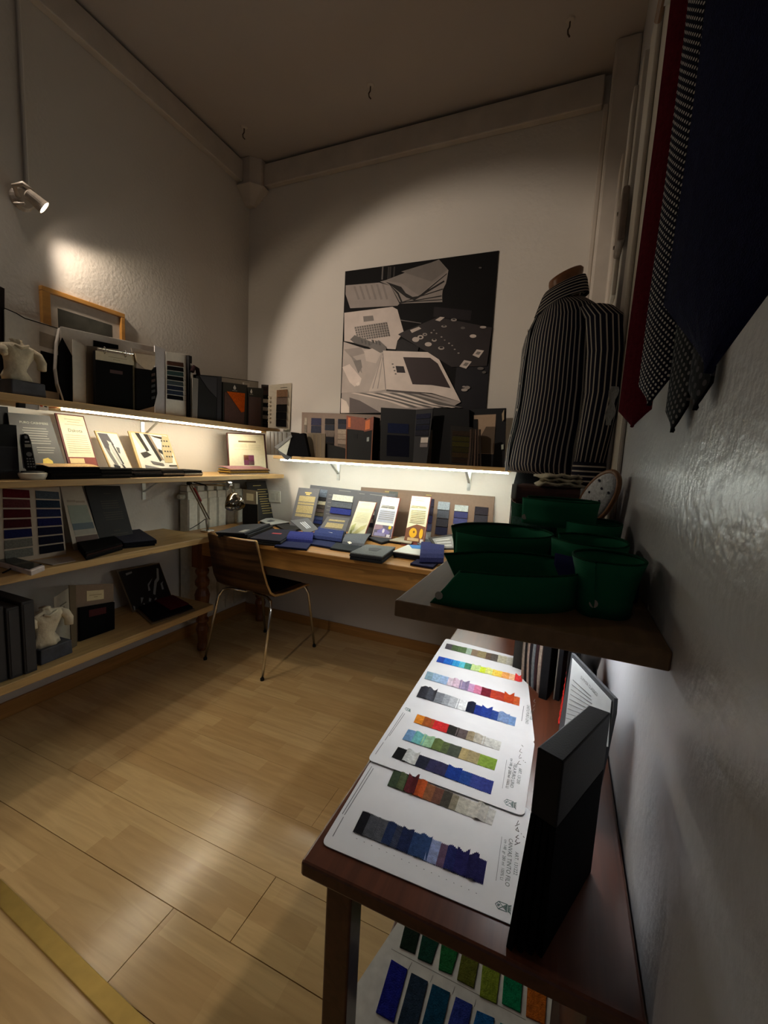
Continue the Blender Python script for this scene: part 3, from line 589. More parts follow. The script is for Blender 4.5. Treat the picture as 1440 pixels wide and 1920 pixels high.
# ------------------------------------------------------------------ second left shelf (lit)
def S2P(x, lean=16, yaw=0): return PL((x, 0, S2), yaw, lean)
t, Q, n = board('black_case', 'upright black folded case at the left edge of the lit shelf', 'case', [(-40, 792), (31, 797), (36, 880, 'b'), (-40, 880, 'b')], S2P(-1.97, 3), S2, .05, card((24, 24, 26)))
patch(t, Q, n, .0, .97, .42, 1, card((46, 46, 50)), 'front_flap', .004, .004); patch(t, Q, n, 0, .97, .40, .42, card((60, 60, 62)), 'flap_edge', .005, .005)
t, Q, n = board('cashmere_panel', 'dark grey leaning panel lettered PURO CASHMERE with a gold seal', 'sample panel', [(14, 773), (93, 780), (127, 879, 'b'), (30, 879, 'b')], S2P(-2.10, 16), S2, .006, card((84, 84, 84)))
text('PURO CASHMERE', Q, n, .23, .89, .155, INKL, t, hs=1.0)
lines(Q, n, [(.25+abs((k % 3)-1)*.03, .84-abs((k % 4)-1)*.03, .22+k*.040) for k in range(7)]+[(.48, .88, .53), (.48, .84, .57), (.48, .82, .61)], card((160, 158, 150)), t, h=.010)
poly(t, Q, n, [(.55, .72), (.66, .70), (.74, .75), (.74, .82), (.63, .86), (.53, .80)], mat('gold_seal', (226, 200, 98), .45, .1), 'gold_seal')
t, Q, n = board('printed_display_card', 'black card standing behind the cashmere panel on the lit shelf', 'sample panel', [(-40, 758), (15, 763), (22, 870, 'b'), (-40, 870, 'b')], S2P(-2.16, 6), S2, .006, card((40, 40, 42)))
t, Q, n = board('dakota_card', 'maroon edged card titled Dakota leaning on the wall under the led strip', 'sample card', [(103, 774), (157, 780), (187, 877, 'b'), (131, 879, 'b')], S2P(-2.11, 17), S2, .008, card((92, 44, 40)))
patch(t, Q, n, .06, .95, .02, .70, card((214, 206, 176)), 'paper', .001, .001); text('Dakota', Q, n, .28, .76, .29, INK, t, off=.0022)
lines(Q, n, [(.25, .82, .08), (.33, .75, .12), (.22, .85, .165)]+[(.14, .86, .34+k*.035) for k in range(9)], card((168, 160, 134)), t, off=.0022, h=.008)
patch(t, Q, n, .06, .95, .70, .97, card((128, 60, 52)), 'photograph', .001, .001); patch(t, Q, n, .08, .55, .72, .80, card((216, 190, 140)), 'photograph_detail', .002, .001); patch(t, Q, n, .12, .6, .81, .89, card((190, 158, 110)), 'photograph_detail', .002, .001); poly(t, Q, n, [(.55, .85), (.72, .82), (.86, .84), (.84, .91), (.62, .90)], card((226, 218, 208)), 'photograph_detail', .002, .001)
def photo_card(label, q, x, polys, lean=17):
    t, Q, n = board('photo_card', label, 'photo card', q, S2P(x, lean), S2, .008, card((190, 160, 110)))
    patch(t, Q, n, .05, .96, .03, .93, card((206, 202, 190)), 'photograph', .001, .001)
    for i, (pts, c) in enumerate(polys): poly(t, Q, n, pts, card(c), 'photograph_detail', .0016+.0003*i, .0008)
    return t, Q, n
photo_card('narrow black and white photo card leaning right of the Dakota card', [(177, 807), (219, 812), (251, 876, 'b'), (209, 877, 'b')], -2.12,
    [([(.08, .05), (.5, .05), (.6, .3), (.35, .32), (.3, .5), (.14, .4)], (70, 66, 70)), ([(.12, .36), (.3, .45), (.42, .8), (.3, .82), (.2, .6)], (110, 106, 104)), ([(.35, .2), (.5, .25), (.62, .75), (.52, .78), (.42, .5)], (176, 174, 168)), ([(.5, .28), (.56, .28), (.68, .75), (.62, .76)], (60, 58, 60)), ([(.65, .35), (.78, .36), (.72, .5), (.64, .48)], (90, 90, 92)), ([(.2, .76), (.45, .8), (.44, .9), (.36, .92), (.38, .84), (.2, .82)], (50, 50, 54)), ([(.56, .75), (.64, .78), (.72, .9), (.6, .92)], (50, 50, 54))])
t, Q, n = photo_card('wide black and white photo card of ties and a price list', [(240, 808), (314, 815), (337, 876, 'b'), (263, 877, 'b')], -2.12,
    [([(.06, .03), (.16, .03), (.30, .40), (.20, .40)], (226, 204, 160)), ([(.14, .03), (.24, .03), (.36, .44), (.29, .46)], (40, 36, 32)), ([(.34, .04), (.44, .04), (.60, .66), (.54, .70)], (40, 36, 32)), ([(.44, .04), (.50, .05), (.66, .66), (.60, .66)], (130, 112, 92)), ([(.5, .06), (.8, .08), (.78, .14), (.6, .10)], (52, 42, 32)), ([(.82, .04), (.97, .06), (.97, .40), (.86, .72), (.66, .72), (.70, .40)], (166, 150, 112)), ([(.12, .5), (.28, .46), (.38, .54), (.18, .62)], (48, 46, 42)), ([(.6, .38), (.68, .42), (.68, .52), (.6, .46)], (40, 38, 36)), ([(.14, .78), (.5, .86), (.95, .84), (.95, .92), (.12, .92)], (110, 108, 108)), ([(.3, .68), (.6, .74), (.62, .8), (.36, .76)], (90, 86, 84))])
lines(Q, n, [(.74+.07*i, .78+.07*i, .16+.13*j) for i in range(3) for j in range(4)]+[(.74, .95, .78)], INK, t, off=.004, h=.035)
t, Q, n = board('framed_certificate', 'cream printed card in a dark maroon frame with a small colour photo', 'framed card', [(425, 811), (497, 814), (503, 886, 'b'), (429, 888, 'b')], PL((-2.12, 2.3, S2), -12, 10), S2, .008, card((70, 34, 32)))
patch(t, Q, n, .03, .95, .03, .96, card((224, 218, 190)), 'paper', .001, .001); patch(t, Q, n, .27, .72, .19, .23, card((122, 102, 74)), 'title_bar', .002, .001)
lines(Q, n, [(.15, .47, .28+k*.03) for k in range(3)]+[(.52, .84, .29+k*.03) for k in range(4)]+[(.15, .84, .41), (.07, .9, .06), (.07, .9, .82)], card((190, 180, 148)), t, off=.0024, h=.008)
for uv, c in (((.38, .64, .55, .80), (116, 60, 88)), ((.38, .5, .55, .68), (206, 160, 62)), ((.38, .5, .68, .80), (130, 116, 110)), ((.5, .64, .70, .8), (140, 140, 120))): patch(t, Q, n, *uv, card(c), 'colour_photo', .0022+.0003*(c[0] % 3), .001)
# cloth bunches lying along the lit shelf
def bunch_row(label, px0, px1, py, x1, depth, cols, h):
    a, b_ = W((px0, py), XP(x1)), W((px1, py), XP(x1)); y0, y1 = a.y, b_.y
    Q = [Vector((x1-depth, y0, 0)), Vector((x1-depth, y1, 0)), Vector((x1, y1, 0)), Vector((x1, y0, 0))]
    return stack('swatch_bunch', label, 'swatch bunch', Q, S2, [(h/len(cols), fab(c), 'cloth_layer') for c in cols], 'cloth bunches on the lit shelf', .005)
t, Q = bunch_row('thick black cloth bunch beside the telephone on the lit shelf', 92, 188, 890, -1.905, .16, [(22, 20, 19), (26, 23, 21), (20, 18, 18), (24, 22, 20)], .05)
roll(t, [p+Vector((0, 0, .0)) for p in (Q[0], Q[1], Q[2], Q[3])], [(0, .002), (.4, .008), (.75, .006), (1, .0)], fab((206, 172, 124)), 'curled_cover', .002)
bunch_row('dark striped cloth bunch in front of the narrow photo card', 190, 248, 888, -1.905, .15, [(30, 28, 27), (60, 54, 50), (24, 22, 22), (44, 40, 38), (22, 20, 20)], .042)
bunch_row('dark cloth bunch in front of the wide photo card', 250, 303, 886, -1.91, .15, [(34, 31, 29), (24, 22, 22), (70, 60, 54), (26, 24, 24)], .038)
bunch_row('brown and black cloth bunch third from the framed card', 304, 345, 886, -1.915, .14, [(26, 24, 24), (110, 96, 82), (30, 28, 27), (52, 46, 42)], .036)
bunch_row('thin bunch with brown bottom leaf at the end of the cloth row', 346, 380, 886, -1.92, .14, [(150, 118, 88), (150, 140, 124), (26, 25, 25), (36, 34, 33)], .032)
t, Q = bunch_row('pink and gold open bunch in front of the framed card', 432, 505, 882, -1.95, .10, [(186, 170, 156), (90, 70, 40), (170, 138, 66), (70, 50, 44), (176, 146, 80)], .036)
roll(t, Q, [(0, .014), (.35, .010), (.7, .003), (1, -.004)], fab((150, 112, 116)), 'curled_cover', .002)
# cordless telephone
p0 = W((62, 890), XP(-1.93)); p0.z = S2
t = thing('cordless_phone', p0, 'black cordless telephone standing in a white cradle on the lit shelf', 'telephone')
b = MB(); b.rings([[p0+Vector((rx*math.cos(a)*.9, ry*math.sin(a), z)) for a in [2*math.pi*k/24 for k in range(24)]] for z, rx, ry in ((0, .032, .040), (.012, .036, .046), (.024, .038, .050), (.028, .034, .046))]); b.build('cradle', mat('white_plastic', (214, 206, 188), .35), t, smooth=True)
MB().rings([[p0+Vector((rx*math.cos(a)*.9, ry*math.sin(a), z)) for a in [2*math.pi*k/24 for k in range(24)]] for z, rx, ry in ((.026, .032, .043), (.034, .026, .038))]).build('cradle_well', card((44, 44, 46)), t)
hp_ = PL(p0+Vector((.006, 0, .03)), -14, 14); tl, tr, br_, bl_ = [W(q, hp_) for q in ((39, 813), (56, 813), (70, 879), (48, 879))]
nn = hp_[1]; Qh = [tl, tr, br_, bl_]
hs = MB().prism([bil(Qh, u, v) for u, v in ((.12, .02), (.5, -.01), (.9, .03), (1, .2), (.98, .9), (.9, 1), (.1, 1), (.02, .9), (0, .2))], -nn*.022).build('handset', card((22, 22, 23)), t, bevel=.004)
MB().prism([bil(Qh, u, v)-nn*.018 for u, v in ((.10, .0), (.5, -.03), (.95, .02), (1.06, .2), (1.03, .95), (-.02, .95), (-.05, .2))], -nn*.008).build('back_shell', mat('silver_plastic', (188, 186, 180), .3, .3), t)
def hpart(nm, u0, u1, v0, v1, c): patch(hs, Qh, nn, u0, u1, v0, v1, card(c), nm, .0015, .002)
hpart('screen', .22, .85, .30, .385, (168, 164, 150)); hpart('maker_plate', .3, .75, .215, .25, (190, 188, 182)); hpart('speaker', .35, .65, .06, .14, (150, 150, 150))
MB().lathe([(.009, 0), (.009, .002), (.005, .002), (.005, .001)], bil(Qh, .5, .59)+nn*.001, 14, nn).build('navigation_ring', card((120, 120, 118)), hs)
for i in range(3):
    for j in range(4): hpart('key', .2+.24*i, .34+.24*i, .70+.075*j, .73+.075*j, (140, 138, 132))
# ------------------------------------------------------------------ third left shelf
def S3P(x, lean=0, yaw=0): return PL((x, 0, S3), yaw, lean)
t, Q, n = board('swatch_board', 'large cream board with two columns of maroon, grey and navy swatches on the third shelf', 'swatch board', [(-35, 902), (112, 914), (124, 1037, 'b'), (-35, 1052, 'b')], S3P(-2.04, 8), S3, .004, card((160, 142, 122)))
swatches(t, Q, n, .24, .57, .07, .96, [(84, 22, 28), (82, 40, 42), (66, 18, 22), (58, 20, 24), (26, 28, 66), (104, 100, 90), (104, 102, 94)], .003, .16)
swatches(t, Q, n, .65, .975, .07, .96, [(72, 78, 84), (36, 46, 58), (32, 36, 64), (24, 26, 66), (26, 26, 44), (22, 22, 36), (18, 18, 26)], .003, .16)
t, Q, n = board('photo_leaflet', 'cream leaflet with a pale seascape photo leaning on the third shelf', 'leaflet', [(112, 908), (153, 910), (188, 1012, 'b'), (138, 1030, 'b')], S3P(-2.08, 17), S3, .004, card((168, 152, 132)))
patch(t, Q, n, .12, .93, .32, .60, card((128, 132, 116)), 'photograph', .001, .001); patch(t, Q, n, .14, .95, .60, .70, card((74, 86, 90)), 'photograph_detail', .001, .001); patch(t, Q, n, .15, .96, .70, .78, card((150, 140, 124)), 'photograph_detail', .001, .001); patch(t, Q, n, .15, .98, .80, 1, card((76, 46, 30)), 'brown_band', .001, .001)
lines(Q, n, [(.15, .5, .24), (.52, .9, .25)], card((140, 122, 104)), t, h=.03)
t, Q, n = board('printed_display_card', 'black card with faint printing leaning beside the seascape leaflet', 'sample panel', [(159, 911), (225, 911), (251, 1003, 'b'), (187, 1012, 'b')], S3P(-2.09, 17), S3, .008, card((34, 30, 28)))
lines(Q, n, [(.45, .65, .13)]+[(.3, .8, .26+k*.04) for k in range(4)]+[(.3, .85, .46+k*.04) for k in range(4)]+[(.45, .65, .78), (.35, .85, .84), (.3, .9, .88)], card((64, 58, 44)), t, h=.012)
t, Q = stack('swatch_bunch', 'black cloth bunch with red flecks lying on the third shelf', 'swatch bunch', HW([(136, 1015), (206, 1004), (229, 1026), (160, 1046)], S3+.014), S3, [(.009, fab((20, 18, 18)), 'cloth_layer'), (.009, fab((28, 25, 24)), 'cloth_layer'), (.009, fab((46, 30, 28)), 'cloth_layer'), (.009, fab((18, 17, 17)), 'cloth_layer')], 'bunches on the third shelf')
t, Q = stack('swatch_bunch', 'blue-grey topped cloth bunch nearest the end of the third shelf', 'swatch bunch', HW([(207, 1006), (262, 998), (293, 1018), (231, 1024)], S3+.014), S3, [(.009, fab((22, 22, 26)), 'cloth_layer'), (.009, fab((30, 30, 34)), 'cloth_layer'), (.009, fab((24, 24, 30)), 'cloth_layer'), (.005, fab((70, 70, 82)), 'cover')], 'bunches on the third shelf')
tag(MB().prism(HW([(58, 1052), (131, 1044), (142, 1052), (99, 1060)], S3+.001), (0, 0, .002)).build('paper_sheet', card((170, 156, 144))), 'loose white papers on the third shelf beside the tablet', 'paper')
Qt = HW([(-35, 1041), (20, 1041), (84, 1057), (58, 1067)], S3+.028)
t = thing('tablet_dock', (Qt[2].x-.05, Qt[2].y-.1, S3), 'white slab device with black glass top on the third shelf', 'tablet')
MB().prism([Vector((p.x, p.y, S3)) for p in Qt], (0, 0, .022)).build('body', mat('white_plastic2', (200, 186, 180), .4), t, bevel=.004)
MB().prism([lerp(sum(Qt, Vector())/4, p, .9)+Vector((0, 0, -.0055)) for p in Qt], (0, 0, .002)).build('screen', mat('black_glass', (14, 12, 12), .12), t)
MB().tube([W((27, 1062), ZP(S3+.012)), W((16, 1069), ZP(S3+.004)), W((5, 1074), ZP(S3+.003))], .003, 6).build('lead', card((16, 16, 16)), t)
# ------------------------------------------------------------------ lowest left shelf
yb = W((71, 1264), XP(-1.885)).y; zt = W((64, 1124), XP(-1.885)).z
for i in range(6):
    y1 = yb-i*.047; w = .043; tl_ = R((2.0, 1.2, 1.5, .8, 0, 0)[i]); c = Vector((-2.0, y1-w/2, S4))
    t = thing('box_file', c, ('slate grey box file nearest the plaster torso on the lowest shelf', 'second slate grey box file from the plaster torso', 'third slate grey box file from the plaster torso', 'fourth slate grey box file from the plaster torso', 'fifth slate grey box file from the plaster torso', 'sixth slate grey box file from the plaster torso')[i], 'box file', 'box files on the lowest shelf')
    xf = -1.885-.006*(i % 3); hh = zt-S4-.012*(i % 2)
    MB().box((-2.15, y1-w, S4), (xf, y1, S4+hh)).build('case', card((58, 57, 58)), t, bevel=.003)
    MB().box((xf, y1-w+.006, S4+.01), (xf+.0025, y1-.006, S4+hh-.01)).build('spine', card((66, 65, 66)), t, bevel=.001)
torso((-1.965, W((100, 1235), XP(-1.93)).y, S4), .22, 4, 'cream plaster torso on a slate block on the lowest shelf')
t, Q, n = board('leaflet', 'standing white leaflet between the lower plaster torso and the taupe folder', 'leaflet', [(101, 1121), (131, 1100), (133, 1190, 'b'), (104, 1205, 'b')], PL((-2.04, 1.2, S4), 14, 0), S4, .003, card((196, 186, 166)))
lines(Q, n, [(.35, .75, .22), (.5, .62, .28), (.5, .75, .44)], card((110, 100, 84)), t, h=.02)
t, Q, n = board('taupe_folder', 'taupe folder with cream label and black swatch pad on the lowest shelf', 'folder', [(142, 1097), (213, 1094), (214, 1186, 'b'), (143, 1194, 'b')], PL((-2.02, 1.3, S4), 0, 3), S4, .006, card((124, 104, 86)))
patch(t, Q, n, .27, .72, .12, .31, card((196, 180, 142)), 'label', .001, .001); lines(Q, n, [(.33, .66, .20), (.45, .55, .24)], card((140, 124, 92)), t, off=.0022, h=.012)
patch(t, Q, n, .03, .97, .40, 1.0, fab((14, 13, 13)), 'swatch_pad', .016, .016, .002); patch(t, Q, n, .26, .72, .47, .60, card((64, 22, 24)), 'red_label', .0175, .001)
quad('open_cover', [(130, 1097), (142, 1097), (143, 1194, 'b'), (132, 1192, 'b')], PL((-2.02, 1.3, S4), 20, 3), .004, card((96, 82, 62)), t, S4)
t, Q, n = board('open_sample_case', 'open taupe case with a dark sewing photo and maroon cloth on the lowest shelf', 'sample case', [(218, 1070), (299, 1055), (323, 1118, 'b'), (246, 1134, 'b')], PL((-2.13, 1.6, S4), 0, 16), S4, .006, card((96, 78, 56)))
patch(t, Q, n, .03, .98, .03, .95, mat('dark_photo', (16, 15, 15), .35), 'photograph', .001, .001)
for p in ([(.16, .10), (.3, .08), (.3, .12), (.16, .15)], [(.58, .72), (.72, .42), (.80, .36), (.88, .12), (.92, .14), (.84, .42), (.76, .48), (.62, .76)], [(.5, .62), (.54, .46), (.7, .34), (.56, .50), (.55, .62)], [(.82, .68), (.84, .52), (.92, .48), (.88, .54), (.87, .68)], [(.24, .86), (.28, .72), (.34, .74), (.28, .82)], [(.04, .96), (.06, .85), (.09, .88), (.07, .95)], [(.27, .95), (.29, .86), (.32, .88), (.3, .95)], [(.42, .86), (.46, .78), (.5, .82), (.46, .88)], [(.56, .86), (.62, .82), (.62, .87), (.57, .90)]): poly(t, Q, n, p, card((140, 140, 136)), 'photograph_detail', .0016, .0008)
Qb = HW([(246, 1134), (326, 1117), (366, 1141), (284, 1168)], S4+.012)
MB().prism([Vector((p.x, p.y, S4+.001)) for p in Qb], (0, 0, .008)).build('tray', card((104, 84, 60)), t, bevel=.002)
MB().prism([Vector((bil(Qb, u, v).x, bil(Qb, u, v).y, S4+.0093)) for u, v in ((.06, .18), (.96, .14), (.97, .95), (.05, .97))], (0, 0, .014)).build('cloth_pad', fab((22, 18, 22)), t, bevel=.003)
MB().prism([Vector((bil(Qb, u, v).x, bil(Qb, u, v).y, S4+.0237)) for u, v in ((.46, .12), (.93, .10), (.96, .80), (.5, .82))], (0, 0, .006)).build('maroon_swatch', fab((92, 26, 34)), t, bevel=.002)
# ================================================================== poster on the back wall
PY = YB-.006; pp = YP(PY)
px0, px1, pzt, pzb = -1.463, -.468, 2.489, 1.47
t = thing('poster', ((px0+px1)/2, YB-.003, pzb), 'large black and white poster of cloth sample books and buttons', 'poster')
MB().box((px0, PY, pzb), (px1, YB-.0005, pzt)).build('panel', mat('poster_dark', (14, 12, 12), .6, 0, .2, 3, spec=.12), t)
PC = {}
def zz(*pts): return [(620+x/4.235, 450+y/4.235) for x, y in pts]
b = MB(); pmats = []; lay = [0]
def pg(c, *pts):
    k = (c, c*.93, c*.88) if not isinstance(c, tuple) else c; k = tuple(int(v) for v in k)
    if k not in PC: PC[k] = len(pmats); pmats.append(mat('poster_tone_%d_%d_%d' % k, k, .5, 0, .08, 12, spec=.15 if max(k) < 70 else .3))
    lay[0] += 1; pts_ = []
    for q in zz(*pts):
        w = W(q, YP(PY-.0002-.00005*lay[0])); w.x = min(max(w.x, px0+.002), px1-.002); w.z = min(w.z, pzt-.002); pts_.append(w)
    b.add(pts_, [tuple(range(len(pts_)))], PC[k])
def ell(c, x, y, rx, ry, n=14): pg(c, *[(x+rx*math.cos(2*math.pi*k/n), y+ry*math.sin(2*math.pi*k/n)) for k in range(n)])
pg((30, 24, 26), (820, 530), (1120, 560), (1110, 640), (815, 610))
pg((30, 28, 32), (1000, 1010), (1290, 980), (1240, 1380), (960, 1380))
for x in (408, 455, 470, 500): pg(90 if x == 408 else 52, (x, 212), (x+12, 210), (x+6, 315), (x-6, 315))
pg(150, (120, 360), (385, 338), (470, 362), (552, 500), (530, 522), (155, 542), (118, 430))
for i in range(6): pg(132, (180+45*i, 368-4*i), (196+45*i, 366-4*i), (232+45*i, 470), (216+45*i, 474))
pg(138, (392, 330), (440, 318), (860, 155), (935, 240), (925, 300), (915, 345), (890, 395), (885, 440), (887, 492), (545, 505), (470, 362))
pg(126, (430, 325), (860, 155), (932, 240), (700, 440), (560, 342))
pg(112, (560, 250), (860, 160), (925, 236), (800, 330))
for a in (((430, 328), (650, 452), (700, 445), (925, 262), (922, 272), (705, 456), (645, 464)), ((440, 332), (560, 372), (610, 440), (660, 466), (900, 320), (905, 332), (665, 480), (600, 456)), ((455, 340), (540, 420), (570, 490), (890, 385), (890, 394), (560, 500), (530, 430)), ((470, 350), (550, 498), (880, 440), (884, 448), (545, 506)), ((545, 492), (885, 470), (885, 477), (545, 500))): pg(34, *a)
pg(206, (108, 578), (490, 530), (530, 552), (580, 730), (530, 800), (515, 868), (430, 862), (108, 802))
pg(120, (258, 606), (336, 600), (344, 640), (262, 650))
pg(176, (185, 690), (440, 650), (475, 762), (215, 800))
for i in range(14):
    for j in range(6):
        if (i+j) % 1 == 0:
            x = 192+i*18.6+j*4; y = 692+j*19-i*2.9; pg(96, (x, y), (x+11, y-2), (x+13, y+11), (x+2, y+13))
pg((48, 42, 42), (535, 750), (560, 735), (850, 612), (1292, 695), (1240, 1000), (960, 1008))
pg((92, 84, 82), (555, 632), (720, 658), (718, 664), (553, 640))
for a in (((630, 715), (700, 688), (720, 704), (645, 738)), ((830, 636), (870, 610), (906, 614), (866, 646)), ((1126, 914), (1160, 868), (1218, 878), (1176, 936)), ((1022, 1004), (1060, 953), (1120, 965), (1076, 1022))): pg(196, *a)
for a in (((1148, 905), (1165, 885), (1195, 890), (1176, 912)), ((1050, 995), (1070, 972), (1098, 978), (1078, 1002))): pg(120, *a)
for x, y, rx, ry, c in ((675, 790, 28, 20, 196), (713, 772, 25, 17, 190), (748, 750, 19, 12, 150), (775, 828, 28, 17, 190), (822, 795, 20, 12, 176), (878, 858, 25, 14, 160), (900, 685, 22, 9, 150), (978, 634, 24, 12, 150), (1210, 692, 26, 10, 176), (1130, 763, 27, 14, 196), (1050, 698, 18, 10, 84), (1188, 220, 12, 6, 90), (800, 736, 8, 5, 150), (840, 742, 7, 5, 130), (880, 770, 8, 5, 150), (905, 795, 7, 4, 130), (940, 820, 8, 6, 150), (965, 838, 7, 5, 140), (985, 868, 8, 5, 150), (1015, 898, 9, 5, 150), (820, 716, 7, 4, 140), (1190, 1020, 26, 12, 90), (1218, 1050, 16, 10, 84), (1062, 1190, 26, 12, 170), (1085, 1172, 22, 14, 140), (1058, 1165, 14, 7, 150)): ell(c, x, y, rx, ry)
for x, y, rx, ry in ((713, 772, 12, 8), (748, 750, 9, 5), (822, 790, 12, 7), (878, 853, 15, 8), (900, 682, 12, 5), (978, 630, 12, 5)): ell((48, 42, 42), x, y, rx, ry)
pg((28, 23, 24), (570, 785), (700, 850), (690, 890), (520, 880), (530, 800))
pg(190, (103, 808), (270, 862), (415, 880), (430, 1000), (320, 1205), (85, 1215))
for a, c in ((((155, 790), (190, 755), (225, 770), (330, 810), (370, 840), (300, 850), (190, 820)), 96), (((300, 850), (380, 795), (440, 850), (440, 880), (380, 900)), 110), (((105, 870), (240, 850), (270, 900), (160, 930)), 160), (((265, 880), (330, 860), (400, 900), (360, 980), (280, 960)), 210), (((150, 905), (240, 985), (250, 1060), (200, 1000)), 150), (((92, 1010), (150, 985), (245, 1100), (235, 1140), (190, 1165), (150, 1130)), 232), (((200, 1140), (225, 1125), (232, 1150), (210, 1160)), 250), (((180, 960), (240, 950), (250, 1010), (220, 1060)), 128)): pg(c, *a)
for i in range(6): pg(70, (240+28*i, 790+8*(i % 3)), (252+28*i, 792+8*(i % 3)), (258+28*i, 818+8*(i % 3)), (246+28*i, 820+8*(i % 3)))
pg(214, (300, 1210), (418, 895), (440, 1188)); pg(120, (412, 905), (420, 890), (442, 1185), (434, 1186))
for d in (0, 40): pg(150, (330+d, 1180), (400+d*.3, 930), (404+d*.3, 930), (336+d, 1180))
pg(220, (415, 878), (770, 890), (862, 950), (1032, 1284), (800, 1215), (440, 1188))
pg((58, 46, 46), (575, 930), (790, 935), (850, 980), (952, 1176), (800, 1152), (650, 1146))
pg((44, 36, 38), (515, 1000), (580, 1003), (594, 1055), (526, 1053))
for k in range(4): ell(110, 492+8*k, 985+26*k, 8, 6)
pg(172, (88, 1212), (300, 1205), (445, 1190), (800, 1222), (1034, 1286), (975, 1320), (820, 1335), (400, 1372), (82, 1375))
for i in range(8):
    x = 160+60*i; pg(98 if i % 2 else 226, (x, 1215), (x+30, 1213), (x+330, 1262+5*i), (x+470, 1330), (x+440, 1332), (x+280, 1276+5*i))
pg((70, 60, 58), (445, 1186), (700, 1210), (960, 1290), (700, 1226), (440, 1200))
pg(226, (82, 1256), (125, 1282), (146, 1330), (146, 1372), (80, 1372)); pg((96, 84, 82), (150, 1250), (230, 1275), (400, 1372), (150, 1372))
b.build('printed_picture', pmats, t)
# ================================================================== back wall shelf items
def SBP(y, lean=0, yaw=-90): return PL((0, y, SB), yaw, lean)
t, Q, n = board('dark_book', 'dark brown book lying on edge at the left end of the back shelf', 'book', [(499, 808), (546, 810), (546, 853, 'b'), (500, 853, 'b')], SBP(2.47), SB, .10, mat('dark_leather', (42, 34, 28), .5, 0, .3, 60))
for u in (.15, .3, .45, .62, .8): patch(t, Q, n, u, u+.03, .04, .96, card((60, 50, 38)), 'spine_rib', .002, .002)
t = thing('draped_swatch_book', W((550, 858), SBP(2.37)), 'black swatch book drooping off the back shelf end with a white flap', 'swatch book')
pl = PL((-1.67, 2.345, SB), -75, 0)
quad('cloth_block', [(546, 815), (570, 812), (579, 856), (545, 860), (536, 850)], pl, .05, fab((18, 18, 21)), t)
quad('white_flap', [(521, 842), (547, 815), (541, 838), (535, 860)], pl, .003, card((196, 200, 188)), t, off=.004)
quad('grey_edge', [(515, 838), (535, 862), (540, 863), (546, 857), (536, 853), (520, 843)], pl, .006, card((72, 76, 82)), t, off=.006)
quad('upper_cover', [(514, 838), (546, 815), (548, 819), (520, 842)], pl, .003, card((120, 122, 122)), t, off=.008)
t, Q, n = board('swatch_board', 'wide taupe board with columns of blue, grey and cream swatches on the back shelf', 'swatch board', [(566, 773), (716, 778), (716, 866, 'b'), (564, 858, 'b')], SBP(2.60, 2), SB, .005, card((134, 114, 100)))
for u0, u1, cols in ((.04, .075, [(176, 164, 148), (120, 110, 100), (160, 150, 138), (90, 84, 78)]), (.13, .26, [(66, 66, 88), (60, 62, 76), (52, 54, 62), (44, 46, 54)]), (.31, .43, [(52, 52, 56), (60, 62, 70), (120, 108, 100), (40, 40, 44), (34, 34, 36)]), (.475, .58, [(58, 60, 70), (66, 68, 78), (178, 160, 142), (176, 158, 140), (170, 152, 136), (120, 108, 98)]), (.9, .99, [(60, 56, 54), (50, 48, 48), (40, 38, 38)])): swatches(t, Q, n, u0, u1, .12, .80, cols, .003, .06)
quad('end_board', [(554, 772), (567, 774), (566, 858, 'b'), (554, 857, 'b')], SBP(2.55, 0, -100), .01, card((40, 34, 30)), t, SB)
t, Q, n = board('taupe_card', 'small taupe card with vertical lines in front of the wide swatch board', 'card', [(575, 812), (610, 813), (609, 859, 'b'), (578, 858, 'b')], SBP(2.44, 2), SB, .008, card((104, 90, 70)))
for u in (.3, .5, .72): patch(t, Q, n, u, u+.04, .05, .95, card((128, 110, 80)), 'printed_stripe')
quad('pocket', [(609, 831), (649, 842), (649, 862, 'b'), (609, 860, 'b')], SBP(2.46), .02, card((18, 17, 18)), t, SB)
for i, (q, q2, lab) in enumerate((([(650, 779), (684, 784), (683, 863, 'b'), (648, 861, 'b')], 2.46, 'black book box with russet leather upper half on the back shelf'), ([(684, 787), (701, 781), (697, 865, 'b'), (680, 864, 'b')], 2.45, 'narrow russet and black book box beside its wider twin'))):
    t, Q, n = board('book_box', lab, 'box', q, SBP(q2), SB, .10, card((30, 30, 31)))
    patch(t, Q, n, 0, 1, 0, .30, mat('russet_leather', (134, 62, 34), .5, 0, .15, 50), 'leather_half', .002, .002)
    patch(t, Q, n, (.1, .1)[i], (.24, .62)[i], .04, .26, card((222, 120, 66)), 'orange_stripe', .003, .001)
    patch(t, Q, n, (.0, .9)[i], (.05, 1)[i], .3, 1, card((120, 70, 44)), 'edge', .003, .003)
    if i: patch(t, Q, n, .35, .6, .45, .55, card((150, 160, 160)), 'label', .002, .001)
    else: patch(t, Q, n, .42, .62, .40, .50, card((22, 22, 24)), 'label', .002, .001)
t, Q, n = board('black_box', 'big black box with a navy patch on the back shelf under the poster', 'box', [(714, 764), (780, 768), (776, 868, 'b'), (712, 865, 'b')], SBP(2.45), SB, .12, card((18, 18, 20)))
patch(t, Q, n, .22, .82, .28, .46, fab((28, 34, 58)), 'navy_patch', .002, .002); patch(t, Q, n, .2, .85, .50, .9, fab((16, 18, 30)), 'cloth_panel', .001, .001)
t, Q, n = board('curved_swatch_card', 'dark grey swatch card with a white label beside the navy patched box', 'swatch card', [(780, 769), (812, 766), (800, 870, 'b'), (774, 868, 'b')], SBP(2.43), SB, .006, card((52, 52, 54)))
swatches(t, Q, n, .05, .9, .08, .5, [(44, 46, 62), (48, 50, 60), (40, 42, 56), (46, 46, 54)], .003)
